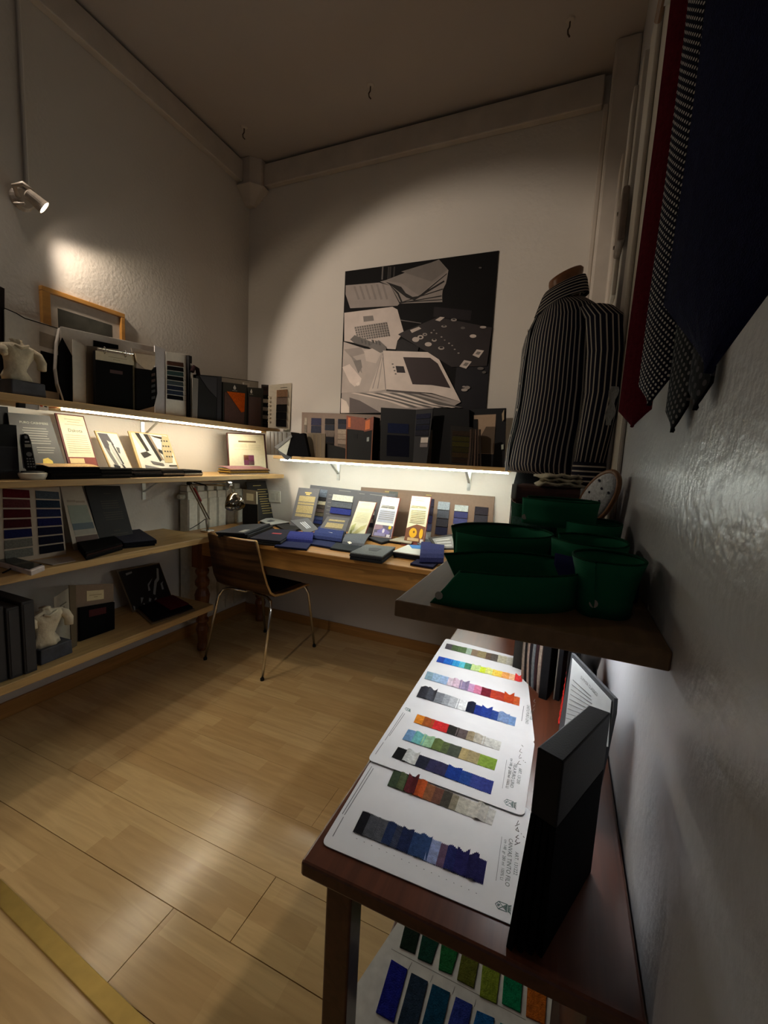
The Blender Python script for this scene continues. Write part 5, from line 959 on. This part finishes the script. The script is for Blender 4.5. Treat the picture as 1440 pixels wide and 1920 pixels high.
# ================================================================== on the brown right wall shelf
def herring(name, col):
    M = bpy.data.materials.new(name); M.use_nodes = True; nt = M.node_tree; bs = nt.nodes['Principled BSDF']; L = nt.links.new
    tc = nt.nodes.new('ShaderNodeTexCoord'); sp = nt.nodes.new('ShaderNodeSeparateXYZ'); L(tc.outputs['UV'], sp.inputs[0])
    def mth(op, *i):
        nd = nt.nodes.new('ShaderNodeMath'); nd.operation = op
        for k, v in enumerate(i):
            if isinstance(v, (int, float)): nd.inputs[k].default_value = v
            else: L(v, nd.inputs[k])
        return nd.outputs[0]
    zg = mth('PINGPONG', mth('MULTIPLY', sp.outputs[0], 1.0), .005); s = mth('SINE', mth('MULTIPLY', mth('ADD', sp.outputs[1], zg), 2600.0)); f_ = mth('MULTIPLY_ADD', s, .5, .5)
    mx = nt.nodes.new('ShaderNodeMix'); mx.data_type = 'RGBA'; L(f_, mx.inputs[0]); c = lin(col); mx.inputs[6].default_value = (*[v*.55 for v in c], 1); mx.inputs[7].default_value = (*[v*1.35 for v in c], 1); L(mx.outputs[2], bs.inputs['Base Color']); bs.inputs['Roughness'].default_value = .85; bs.inputs['Specular IOR Level'].default_value = .2
    bp = nt.nodes.new('ShaderNodeBump'); bp.inputs['Strength'].default_value = .3; bp.inputs['Distance'].default_value = .0006; L(f_, bp.inputs['Height']); L(bp.outputs[0], bs.inputs['Normal'])
    return M
M_GRN = herring('green_herringbone', (22, 104, 72)); M_GRD = fab((14, 64, 42)); M_NVC = herring('navy_herringbone', (34, 38, 84)); M_SLB = fab((66, 74, 92))
def smooth_path(pts, n):
    """Catmull-Rom through 2D points"""
    P = [Vector((*p, 0)) for p in pts]; out = []; S_ = len(P)-1
    for i in range(n+1):
        s = i/n*S_; k = min(int(s), S_-1); f_ = s-k
        p0, p1, p2, p3 = P[max(k-1, 0)], P[k], P[k+1], P[min(k+2, S_)]
        out.append(.5*((2*p1)+(p2-p0)*f_+(2*p0-5*p1+4*p2-p3)*f_**2+(3*p1-p0-3*p2+p3)*f_**3))
    return out
def collar(name, label, cat, path, z0, h, mt, flare=.12, n=48, tips=(0, 0), liner=True, dip=0):
    """a stiff cloth band standing on its lower edge along a path; flare opens the rim, tips cut the ends slanting"""
    P = smooth_path(path, n); c = sum(P, Vector())/len(P); t = thing(name, (c.x, c.y, z0), label, cat, 'green shirt collars and cuffs'); g = []; uv = []; L_ = 0
    for i, p in enumerate(P):
        if i: L_ += (p-P[i-1]).length
        tg = (P[min(i+1, n)]-P[max(i-1, 0)]).normalized(); nr = Vector((tg.y, -tg.x, 0)); f_ = i/n; row = []
        hh = h*(1-dip*math.sin(math.pi*f_)); e0 = tips[0]*max(0, 1-f_*6); e1 = tips[1]*max(0, 1-(1-f_)*6)
        for j in range(5):
            v = j/4; row.append(p+nr*(flare*h*v*v)+tg*(-(e1-e0)*0+(e0-e1)*v)+Vector((0, 0, z0+hh*v))); uv.append((L_, v*h))
        g.append(row)
    MB().slab(g, .0022).build('band', mt, t, smooth=True, uvs=uv+uv)
    rim = [r[-1] for r in g]; MB().tube(rim, .0022, 6).build('rim_seam', M_GRD if mt is M_GRN else mt, t, smooth=True)
    MB().lathe([(.006, 0), (.006, .0015)], g[1][1]+Vector((0, -.003, 0)), 10, (0, -1, .2)).build('button', card((170, 164, 150)), t)
    return t
collar('shirt_collar', 'large green collar lying open at the front edge of the brown shelf', 'collar', [(-.168, .604), (-.12, .604), (-.05, .622), (.015, .665), (.042, .72), (.03, .768), (-.03, .788), (-.10, .765), (-.150, .715)], WS, .056, M_GRN, .10, 60, (.045, -.03))
collar('shirt_cuff', 'small green cuff standing at the front right of the brown shelf', 'cuff', [(.052, .668), (.090, .672), (.108, .70), (.10, .735), (.066, .745), (.042, .725), (.038, .692), (.046, .671), (.058, .664)], WS, .083, M_GRN, .16, 48)
collar('shirt_collar', 'rounded green collar behind the large front collar, open towards the room', 'collar', [(-.192, .845), (-.12, .825), (-.05, .86), (-.02, .92), (-.05, .985), (-.115, 1.0), (-.18, .955), (-.20, .89)], WS, .075, M_GRN, .16, 48, (.01, 0))
collar('shirt_collar', 'green collar next to the wall behind the green cuff', 'collar', [(-.005, .845), (.03, .805), (.085, .80), (.112, .85), (.105, .915), (.05, .935), (.005, .905)], WS, .082, M_GRN, .06, 48)
collar('shirt_collar', 'green collar nested against the wall further back', 'collar', [(-.0, 1.0), (.04, .955), (.095, .955), (.118, 1.01), (.10, 1.07), (.04, 1.075)], WS, .100, M_GRN, .04, 40)
collar('shirt_collar', 'topmost green collar resting on the others before the suitcase', 'collar', [(-.078, 1.005), (-.02, .975), (.045, .985), (.072, 1.03), (.045, 1.075), (-.02, 1.085), (-.072, 1.06)], WS+.084, .056, M_GRN, .08, 44, (0, 0))
collar('shirt_collar', 'dark green collar far back left of the topmost one', 'collar', [(-.112, 1.14), (-.09, 1.105), (-.05, 1.105), (-.04, 1.15), (-.07, 1.185)], WS, .115, M_GRD, .04, 30)
collar('shirt_collar', 'navy collar half hidden behind the green cuff', 'collar', [(.0, .79), (.045, .765), (.10, .762), (.128, .785), (.10, .797), (.05, .795)], WS, .062, M_NVC, .02, 36)
t = collar('shirt_cuff', 'slate blue cuff lying inside the rounded green collar', 'cuff', [(-.15, .87), (-.10, .86), (-.06, .90), (-.08, .945), (-.14, .94)], WS, .05, M_SLB, .05, 30)
collar('shirt_cuff', 'grey-green cuff between the rounded collar and the topmost collar', 'cuff', [(-.10, 1.05), (-.06, 1.02), (-.01, 1.02), (.0, 1.05), (-.05, 1.08)], WS, .09, fab((54, 84, 74)), .05, 30)
collar('shirt_collar', 'grey collar at the back left of the brown shelf', 'collar', [(-.17, 1.10), (-.14, 1.06), (-.115, 1.075), (-.118, 1.13), (-.15, 1.15)], WS, .05, fab((70, 74, 80)), .05, 30)
# suitcase with folded cloth
t = thing('leather_suitcase', (-.03, 1.30, WS), 'dark brown leather suitcase at the back of the brown shelf', 'suitcase')
M_LE = mat('brown_suitcase', (70, 36, 28), .4, 0, .2, 40, .2, 200)
MB().box((-.128, 1.225, WS), (.055, 1.395, WS+.105)).build('base', M_LE, t, bevel=.008); MB().box((-.130, 1.223, WS+.107), (.057, 1.397, WS+.158)).build('lid', M_LE, t, bevel=.014)
for x in (-.128, .046): MB().box((x-.003, 1.219, WS+.118), (x+.012, 1.24, WS+.161)).build('corner_guard', M_BRK, t, bevel=.004)
MB().tube([(-.06, 1.222, WS+.09), (-.05, 1.205, WS+.08), (.0, 1.205, WS+.08), (.01, 1.222, WS+.09)], .006, 8).build('handle', M_LE, t, smooth=True)
MB().box((-.04, 1.219, WS+.10), (-.02, 1.226, WS+.125)).build('lock', CHR, t)
t = thing('folded_cloth', (.0, 1.28, WS+.16), 'cream folded cloths lying on the suitcase under the shirt cuff', 'cloth')
for i, (x0, x1, y0, y1, r_) in enumerate(((-.07, .055, 1.225, 1.32, .2), (-.055, .045, 1.235, 1.33, -.15), (-.065, .03, 1.24, 1.34, .45))):
    g = []; cx_, cy_ = (x0+x1)/2, (y0+y1)/2
    for a in range(9):
        row = []
        for k in range(7):
            x = (x0-cx_)+(x1-x0)*a/8; y = (y0-cy_)+(y1-y0)*k/6; xx = x*math.cos(r_)-y*math.sin(r_); yy = x*math.sin(r_)+y*math.cos(r_)
            row.append(Vector((cx_+xx, cy_+yy, WS+.170+.011*i+.0035*math.sin(a*1.7+i)*math.cos(k*1.1)-(.006 if a in (0, 8) else 0))))
        g.append(row)
    MB().slab(g, -.006).build('cloth_fold', fab(((190, 180, 156), (176, 166, 142), (196, 186, 162))[i]), t, smooth=True)
# white dotted oval pad with a wooden rim, leaning in the corner by the wall
c0 = W((1118, 938), YP(1.17)); e1 = (W((1150, 886), YP(1.12))-c0); e2 = (W((1152, 950), YP(1.10))-W((1088, 925), YP(1.20)))*.42
t = thing('oval_pad', (c0.x, c0.y, WS), 'white oval pad with small dark dots and a wooden rim leaning on the right wall', 'pad')
n_ = e1.cross(e2).normalized()
if n_.y > 0: n_ = -n_
ov = lambda s, o_: [c0+e1*(1.05*s*math.cos(2*math.pi*k/40))+e2*(s*math.sin(2*math.pi*k/40))+n_*o_ for k in range(40)]
MB().rings([ov(.94, 0), ov(.93, .004), ov(.80, .010), ov(.4, .013), ov(.02, .014)], True, True).build('padded_face', fab((200, 202, 206)), t, smooth=True)
MB().tube(ov(.97, .0)+[ov(.97, .0)[0]], .006, 8, False).build('wooden_rim', wood('rim_beech', (140, 96, 62), 'x', .7, .5, 9, False), t, smooth=True)
for a, r_ in ((.3, .5), (1.4, .45), (2.4, .6), (3.3, .35), (4.2, .65), (5.2, .5), (0, .0), (5.9, .75), (1.0, .78), (3.0, .8)): MB().lathe([(.0035, 0), (.003, .0015)], c0+e1*(r_*math.cos(a))+e2*(r_*math.sin(a))+n_*.0125, 8, n_).build('dot', card((40, 44, 62)), t)
t = thing('blue_shirt_cloth', (.10, 1.24, WS), 'light blue shirting cloth bunched behind the oval pad', 'cloth')
g = [[Vector((.082+.012*math.sin(j*1.4+i*.5)+i*.002, 1.215+.035*j/2, WS+.19-.19*i/8)) for j in range(5)] for i in range(9)]
MB().slab(g, .003).build('cloth_fall', fab((92, 106, 146)), t, smooth=True)

t = thing('white_cloth_strip', W((1152, 795), YP(1.13)), 'crumpled white cloth strip hanging between the shirt sleeve and the maroon tie', 'cloth')
g = [[W((1160-1.4*i-4*j+3*math.sin(i*1.3+j), 725+8*i), YP(1.13-.012*j)) for j in range(4)] for i in range(10)]
MB().slab(g, .003).build('cloth_fall', fab((150, 146, 140)), t, smooth=True)
# ================================================================== colour cards on the dark table
def rounded(Q, r, n=5):
    out = []
    for i in range(4):
        p, a, b_ = Q[i], Q[i-1], Q[(i+1) % 4]; da, db = (a-p).normalized(), (b_-p).normalized()
        for k in range(n+1):
            f_ = k/n; out.append(p+da*(r*(1-f_)**2)+db*(r*f_**2))
    return out
M_PAP = mat('white_card', (226, 226, 228), .6, 0, .03, 20)
INKT = card((70, 84, 82))
rnd = random.Random(5)
def swatch_row(t, px, z, cols, curls={}, zig=True):
    """pinked cloth swatches overlapping left to right on a card"""
    Q = HW(px, z); k = len(cols); w = (Q[1]-Q[0]).length/k; up = Vector((0, 0, 1))
    for i, c in enumerate(cols):
        u0, u1 = i/k, min(1, (i+1.25)/k); nz = 7; cur = curls.get(i, 0)*.36+rnd.uniform(.0, .0010); g = []
        rowsn = 6
        for a in range(rowsn+1):
            v = a/rowsn; row = []
            for b_ in range(2*nz+1):
                f_ = b_/(2*nz); u = u0+(u1-u0)*f_; vv = v
                if zig and a in (0, rowsn): vv = v+((.035 if b_ % 2 else -.02) if a == 0 else (-.035 if b_ % 2 else .02))
                lift = .0008*((k-i)/k)+.0004+cur*(math.sin(f_*3.0+i))**2*(1-.6*v)+(cur*1.3*max(0, f_-.55)*(1-v) if cur > .004 else 0)
                row.append(bil(Q, u, vv)+up*lift)
            g.append(row)
        MB().slab(g, -.0006).build('swatch', fab(c), t, smooth=False)
def tline(t, s, a, b_, z, mt=None, hs=1.0, name='lettering'):
    A, B = W(a, ZP(z)), W(b_, ZP(z)); return text(s, [A, B, B, A], (0, 0, 1), 0, 1, 0, mt or INKT, t, name, .0004, hs)
def bars(t, segs, z, w=.0012, mt=None, name='small_print'):
    b = MB(); up = Vector((0, 0, 1))
    for a, c in segs:
        A, B = W(a, ZP(z)), W(c, ZP(z)); d = (B-A).normalized(); s = up.cross(d)*w/2
        b.prism([A-s, B-s, B+s, A+s], up*.0004)
    o = b.build(name, mt or INKT, t); o['kind'] = 'stuff'; return o
def crest(t, cx, cy, z, s, fine=True):
    """hexagonal shield with hatched quarter and crown; s = length in px along the card"""
    def m(u, v): return (cx+s*(u*.93-v*.085), cy+s*(u*.36+v*.95))
    def seg(*p): return [(m(*p[i]), m(*p[i+1])) for i in range(len(p)-1)]
    sh = seg((-.55, -.28), (-.80, 0), (-.55, .28), (.12, .28), (.12, -.28), (-.55, -.28))+seg((-.55, -.28), (.12, .28))+seg((-.55, .28), (.12, -.28))
    if fine:
        for k in range(5): sh += seg((-.16+.05*k, -.06+.07*k*.8), (.10, -.20+.1*k))+seg((-.16+.06*k, .05-.05*k), (.1, .2-.1*k))
    cr_ = []
    for k in range(-3, 4): cr_ += seg((.18, k*.07), (.34+.05*(k % 2), k*.10), (.42, k*.12+.03))
    cr_ += seg((.18, -.26), (.24, -.12), (.26, 0), (.24, .12), (.18, .26))
    bars(t, sh+cr_, z, .0008 if s > 40 else .0006, card((88, 122, 116)), 'crest')
    if fine: bars(t, seg((-.62, -.05), (-.52, -.05), (-.52, .06), (-.62, .06), (-.62, -.05), (-.42, -.05)), z, .0009, card((88, 122, 116)), 'crest_letter')
def sheet(lab, px, z):
    Q = HW(px, z); c = sum(Q, Vector())/4; t = thing('colour_card', (c.x, c.y, z-.0012), lab, 'colour card', 'linen colour cards on the dark table')
    MB().prism([p-Vector((0, 0, .0012)) for p in rounded(Q, .012)], (0, 0, .0012)).build('card_sheet', M_PAP, t); return t
Z1, Z2, Z3 = TZ+.0016, TZ+.0046, TZ+.0030
s1 = sheet('farthest white colour card with four rows of swatches, blue to red', [(836, 1197), (985, 1236), (1003, 1393), (744, 1340)], Z1)
# far card is trimmed square; rows
swatch_row(s1, [(837.5, 1207), (973.6, 1237), (971.5, 1251.5), (834, 1216)], Z1, [(84, 80, 86), (84, 104, 70), (94, 118, 78), (160, 182, 162), (140, 122, 100), (150, 136, 100), (106, 88, 74), (94, 88, 82), (186, 182, 158), (196, 194, 180), (212, 210, 200)])
swatch_row(s1, [(823, 1231), (980.5, 1269), (978.5, 1280), (818, 1241)], Z1, [(48, 78, 170), (44, 108, 200), (60, 158, 216), (98, 198, 216), (76, 138, 108), (196, 220, 148), (214, 230, 64), (226, 230, 136), (252, 204, 86), (242, 166, 96), (246, 190, 150), (220, 62, 62)], {5: .008, 7: .007, 11: .012})
swatch_row(s1, [(801.5, 1259), (975, 1308.5), (973.4, 1324), (795.6, 1273)], Z1, [(136, 166, 182), (156, 186, 212), (156, 182, 216), (218, 200, 212), (210, 184, 200), (146, 134, 166), (200, 154, 194), (210, 126, 156), (116, 34, 48), (186, 66, 44), (182, 64, 48), (196, 76, 40), (210, 100, 54)], {4: .009, 5: .011, 11: .014})
swatch_row(s1, [(790, 1287.6), (968, 1346), (965, 1362), (780.7, 1306.7)], Z1, [(54, 54, 62), (72, 74, 82), (124, 128, 134), (154, 158, 164), (180, 184, 188), (232, 234, 234), (32, 36, 54), (36, 54, 134), (42, 64, 144), (50, 76, 144), (124, 148, 190), (116, 148, 194)], {0: .014, 1: .016, 6: .012, 8: .013, 10: .012})
s2 = sheet('middle white colour card lettered TELA PURO LINO with three rows of swatches', [(757, 1320), (1003, 1390), (983, 1531), (689, 1424)], Z2)
swatch_row(s2, [(782.7, 1339.6), (940.4, 1391.6), (936, 1407.8), (775.6, 1355)], Z2, [(218, 134, 44), (164, 88, 44), (210, 46, 50), (200, 46, 46), (46, 44, 42), (96, 84, 84), (154, 140, 114), (184, 178, 164), (204, 204, 198), (210, 210, 204)], {6: .006, 7: .006})
swatch_row(s2, [(765.6, 1367.8), (932.7, 1424.4), (927, 1445), (754.4, 1386.7)], Z2, [(116, 154, 194), (114, 182, 180), (154, 194, 154), (100, 116, 66), (88, 100, 66), (76, 82, 70), (182, 162, 114), (170, 154, 114), (134, 162, 66), (130, 160, 64)], {1: .009, 2: .007, 3: .006})
swatch_row(s2, [(746.7, 1401), (926, 1465.6), (920, 1490), (734.4, 1420)], Z2, [(26, 26, 28), (212, 214, 210), (42, 44, 58), (54, 52, 86), (58, 54, 86), (32, 62, 144), (42, 74, 144), (60, 72, 144), (58, 68, 140)], {1: .012, 5: .006})
s3 = sheet('nearest white colour card lettered CANVAS TINTO FILO with two rows of swatches', [(697, 1424), (995, 1516), (978, 1742), (602, 1582)], Z3-.0012)
zs3 = Z3-.0012
swatch_row(s3, [(739, 1444), (930.6, 1520.6), (922, 1548), (726.4, 1473.3)], zs3, [(64, 78, 58), (88, 98, 68), (98, 42, 46), (200, 92, 46), (144, 94, 64), (112, 74, 62), (72, 68, 60), (140, 132, 112), (194, 190, 176), (208, 204, 192), (214, 210, 200), (218, 216, 210)], {1: .008, 2: .018, 3: .010, 10: .016})
swatch_row(s3, [(680.6, 1521), (913, 1615), (905.6, 1659.4), (661.7, 1560)], zs3, [(28, 28, 34), (80, 82, 88), (86, 88, 94), (40, 54, 90), (60, 66, 86), (36, 46, 82), (50, 74, 118), (54, 78, 122), (154, 168, 210), (108, 84, 108), (42, 48, 104), (46, 44, 100), (46, 44, 94), (46, 44, 94)], {3: .006, 5: .009, 7: .010, 10: .010, 11: .012, 12: .016})
tline(s3, 'ART. 131222', (966, 1597), (963, 1640), zs3); tline(s3, 'CANVAS TINTO FILO', (954.5, 1572), (947, 1661), zs3); tline(s3, 'cm 148  gr 280 ml  100% LI', (946, 1574), (937.5, 1649), zs3, INKT)
bars(s3, [((941, 1569), (930, 1651))], zs3, .0005, name='rule'); crest(s3, 948, 1702, zs3, 26)
bars(s3, [((972, 1539), (969, 1546)), ((974, 1545), (966, 1549)), ((971, 1551), (967, 1556)), ((967, 1556), (973, 1560)), ((973, 1560), (970, 1552)), ((972, 1566), (967, 1570)), ((967, 1570), (973, 1573)), ((969, 1574), (966, 1578)), ((966, 1578), (971, 1581)), ((975, 1580), (965, 1584)), ((977, 1563), (978, 1564)), ((981, 1568), (983, 1571))], zs3, .0009, card((96, 92, 90)), 'handwriting')
bars(s3, [((697, 1437), (642, 1526)), ((700, 1441), (646, 1528)), ((644, 1532), (624, 1568))], zs3, .0011, card((120, 122, 124)))
bars(s3, [((668+14*k, 1572+6.4*k), (670+14*k, 1573+6.4*k)) for k in range(17)], zs3, .0006, card((176, 176, 178)))
tline(s2, 'ART. 131200', (973, 1440), (968.5, 1469), Z2); tline(s2, 'TELA PURO LINO', (964, 1431), (956, 1476), Z2); tline(s2, 'cm 148  gr 200 ml  100% LI', (957.5, 1422), (948, 1477), Z2)
bars(s2, [((950, 1425), (942, 1478))], Z2, .0005, name='rule'); crest(s2, 960, 1508, Z2, 20)
bars(s2, [((978, 1397), (981, 1400)), ((977, 1404), (974, 1409)), ((974, 1409), (979, 1412)), ((976, 1414), (973, 1420)), ((973, 1422), (978, 1421)), ((974, 1427), (970, 1432)), ((970, 1432), (977, 1434)), ((981, 1426), (982, 1427)), ((984, 1429), (986, 1430))], Z2, .0008, card((110, 108, 106)), 'handwriting')
bars(s2, [((756, 1336), (722, 1388)), ((759, 1338), (730, 1380)), ((719, 1392), (704, 1414))], Z2, .0010, card((126, 128, 130)))
crest(s2, 766, 1331, Z2, 9, False)
tline(s1, 'ART. 1308', (994.5, 1332), (993, 1349), Z1); tline(s1, 'UNITO PURO LINO', (988, 1322), (985, 1357), Z1); bars(s1, [((982, 1324), (978, 1352))], Z1, .001)
bars(s1, [((1003, 1311), (1001, 1315)), ((1001, 1316), (1004, 1318)), ((1003, 1321), (1000, 1325)), ((1002, 1328), (999, 1333))], Z1, .0008, card((130, 128, 126)), 'handwriting')
# ------------------------------------------------------------------ black box file with fanned leaves, nearest
zt_ = .945
Qx = HW([(1007, 1401), (1104, 1321), (1146, 1336), (1057, 1429)], zt_)
cx_ = sum(Qx, Vector())/4
t = thing('box_file', (cx_.x, cx_.y, TZ), 'black box file standing on the dark table beside the colour cards', 'box file')
M_BX = mat('black_buckram', (24, 23, 25), .55, 0, .1, 60, .1, 400, .2)
MB().prism([p-Vector((0, 0, .085)) for p in Qx], (0, 0, .085)).build('top_case', M_BX, t, bevel=.002)
A, B, D_, E_ = [Vector((p.x, p.y, 0)) for p in Qx]      # near-left, far-left, far-right, near-right
for i in range(4):
    f0, f1 = i/4+.01, (i+1)/4-.012; a0, a1 = lerp(A, E_, f0), lerp(A, E_, f1); b0, b1 = lerp(B, D_, f0), lerp(B, D_, f1); sp = Vector((-.012+.004*i, -.03+.006*i, 0))
    MB().hexa([v+Vector((0, 0, TZ)) for v in (a0+sp, b0+sp*.2, b1+sp*.2, a1+sp)], [v+Vector((0, 0, zt_-.0855)) for v in (a0, b0, b1, a1)]).build('leaf', fab((10, 10, 13)), t, bevel=.001)
# ------------------------------------------------------------------ leaning printed board, red edged book, black folders, striped cloth
zc = .958
P1, P2 = W((1073, 1229), ZP(.90)), W((1147, 1312), ZP(.90))
P2.z = P1.z; e = (P2-P1); e.z = 0; e = e.normalized(); nn_ = Vector((e.y, -e.x, 0))
if nn_.y > 0: nn_ = -nn_
nn_ = (nn_*math.cos(R(8))+Vector((0, 0, math.sin(R(8))))).normalized(); pl = (P1, nn_)
t = thing('printed_board', ((P1.x+P2.x)/2, (P1.y+P2.y)/2, TZ), 'grey board with a white printed sheet behind the black box file', 'sample board')
quad('backing', [(1072, 1224), (1152, 1309), (1150, 1336), (1150, 1390, 'b'), (1046, 1390, 'b')], pl, .006, card((64, 66, 70)), t, TZ, off=-.001)
sh = [(1073, 1234), (1146, 1314), (1144, 1336), (1140, 1400), (1052, 1400), (1060, 1350)]
quad('printed_sheet', sh, pl, .0008, card((200, 204, 206)), t, off=.0006)
b = MB(); 
def onp(q): return W(q, pl, .0012)
for k in range(9):
    a_, c_ = onp((1074-1.6*k, 1275+9*k)), onp((1108+1.0*k, 1306+7*k)); up_ = Vector((0, 0, .0011)); b.prism([a_, c_, c_+up_, a_+up_], nn_*.0003)
o_ = b.build('small_print', card((110, 112, 114)), t); o_['kind'] = 'stuff'
a_, c_ = onp((1089, 1272)), onp((1120, 1306)); text('SUMMER CLASSICS', [a_, c_, c_, a_], nn_, 0, 1, 0, card((90, 92, 94)), t, 'lettering', .0006)
t = thing('red_edged_book', W((1058, 1368), ZP(TZ)), 'dark book with a red pinked cloth edge beside the printed board', 'book')
pb_ = PL(W((1060, 1365), ZP(TZ)), -165, 0)
A_, B_ = W((1050, 1368), ZP(TZ)), W((1066, 1290), ZP(TZ)); d_ = (B_-A_); d_.z = 0; s_ = Vector((d_.y, -d_.x, 0)).normalized()
MB().prism([A_, B_, B_+s_*.014, A_+s_*.014], (0, 0, .20)).build('block', fab((26, 24, 24)), t, bevel=.002)
zp = []
for k in range(25):
    f_ = k/24; zp.append(lerp(A_, B_, f_)-s_*(.003+.0015*(k % 2))+Vector((0, 0, .012+.10*f_)))
MB().tube(zp, .0022, 6).build('red_edge', fab((190, 44, 38)), t)
def upright(name, lab, cat, a, b_, h, th, mt):
    A, B = W(a, ZP(TZ)), W(b_, ZP(TZ)); d = B-A; s = Vector((d.y, -d.x, 0)).normalized(); t = thing(name, (A+B)/2, lab, cat)
    MB().prism([A, B, B+s*th, A+s*th], (0, 0, h)).build('cover', mt, t, bevel=.0015); return t, A, B, s
t, A, B, s = upright('black_folder', 'black upright folder with a pale edge left of the red edged book', 'folder', (1038, 1312), (1062, 1268), .24, .012, card((24, 24, 26)))
MB().tube([A+Vector((0, 0, .002)), A+Vector((0, 0, .238))], .0016, 6).build('pale_edge', card((140, 132, 120)), t)
t, A, B, s = upright('black_folder', 'black upright folder behind the striped cloth bunch', 'folder', (1009, 1308), (1043, 1262), .245, .02, card((22, 22, 24)))
t = thing('striped_cloth_bunch', W((995, 1292), ZP(TZ+.01)), 'bunch of black and beige striped cloth leaves standing past the far card', 'swatch bunch')
cols = [(150, 136, 126), (34, 30, 32), (170, 150, 138), (40, 36, 40), (124, 130, 134), (60, 40, 44), (176, 160, 146)]
A, B = W((977, 1272), ZP(TZ+.004)), W((1011, 1304), ZP(TZ+.004)); d = (B-A)/7; s = Vector((d.y, -d.x, 0)).normalized()
for k in range(7):
    g = []
    for i in range(8):
        f_ = i/7; base = A+d*k+s*(.012*math.sin(f_*2.2)*(1-f_))+Vector((0, 0, .002+.245*f_))+d*(.55*math.sin(f_*3+k)*.3)
        g.append([base, base+d*.85])
    MB().slab(g, .003).build('cloth_leaf', fab(cols[k]), t, smooth=True)
t, A, B, s = upright('labelled_box', 'dark box with a small cream label at the far end of the table', 'box', (972, 1240), (996, 1248), .23, .05, card((44, 42, 40)))
Qf = [A+Vector((0, 0, .225)), B+Vector((0, 0, .225)), B+Vector((0, 0, .12)), A+Vector((0, 0, .12))]
nf = -s if (-s).y < 0 else s
patch(t, Qf, nf, .2, .8, .05, .75, card((196, 186, 164)), 'label', .0015, .001)
t = thing('plastic_bag', W((1112, 1290), ZP(TZ)), 'crumpled grey plastic sleeve standing by the wall under the brown shelf', 'bag')
g = [[Vector((.075+.05*j/6, 1.17+.01*math.sin(j*2.3+i), TZ+.30*i/8+.0005)) for j in range(7)] for i in range(9)]
for i, r_ in enumerate(g):
    for j, v in enumerate(r_): v.y += .012*math.sin(i*1.7+j*1.1); v.x += .004*math.sin(i*2.9)
MB().slab(g, .004).build('sleeve', mat('grey_film', (120, 118, 114), .3, 0, .25, 20, .4, 40), t, smooth=True)
# ------------------------------------------------------------------ colour card on the lower shelf of the table
ZL = .2195
Qc = HW([(749, 1724), (1036, 1868), (1010, 2120), (560, 2010)], ZL); c = sum(Qc, Vector())/4
t = thing('felt_card', (c.x, c.y, .2185), 'white card with rows of green, blue and orange felt swatches on the lower table shelf', 'colour card')
MB().prism([Vector((p.x, p.y, .2185)) for p in Qc], (0, 0, .0015)).build('card_sheet', mat('grey_card', (200, 198, 194), .6), t)
def zq(*p): return [(640+x/2.4, 1700+y/2.4) for x, y in p]
def felt(c, *p): MB().prism([W(q, ZP(ZL+.0008)) for q in zq(*p)], (0, 0, .0025)).build('felt_swatch', mat('felt_%d_%d_%d' % c, c, .95, 0, .3, 120, .8, 400, .1), t, bevel=.0008)
felt((24, 40, 30), (290, 70), (358, 100), (330, 215), (262, 185)); felt((22, 62, 50), (368, 112), (442, 148), (405, 262), (343, 235)); felt((30, 98, 52), (452, 155), (530, 193), (495, 308), (437, 285)); felt((92, 96, 34), (545, 200), (620, 238), (595, 370), (520, 330)); felt((118, 134, 42), (637, 246), (716, 288), (697, 440), (622, 405)); felt((14, 120, 78), (733, 296), (816, 338), (805, 480), (722, 438)); felt((178, 96, 30), (838, 352), (924, 398), (915, 535), (830, 495))
felt((28, 34, 128), (225, 240), (298, 285), (235, 525), (155, 478)); felt((38, 54, 74), (315, 300), (390, 340), (335, 570), (252, 530)); felt((16, 66, 94), (410, 350), (490, 390), (440, 610), (352, 570)); felt((44, 58, 138), (515, 408), (590, 445), (550, 650), (455, 615)); felt((24, 84, 140), (610, 470), (690, 505), (650, 690), (560, 660)); felt((30, 120, 130), (715, 525), (795, 565), (760, 730), (670, 700)); felt((60, 110, 60), (820, 580), (900, 620), (870, 770), (780, 740))
bars(t, [(zq((225, 190))[0], zq((830, 510))[0]), (zq((300, 285))[0], zq((318, 250))[0]), (zq((400, 340))[0], zq((412, 310))[0]), (zq((500, 395))[0], zq((510, 360))[0]), (zq((598, 450))[0], zq((606, 418))[0])], ZL+.0006, .0008, card((150, 148, 144)), 'ruled_lines')
tag(MB().prism([W(q, ZP(.2195)) for q in ((1038, 1872), (1072, 1890), (1060, 2040), (1020, 2010))], (0, 0, .02)).build('brown_board', card((96, 72, 58))), 'plain brown board lying right of the felt card on the lower table shelf', 'board')
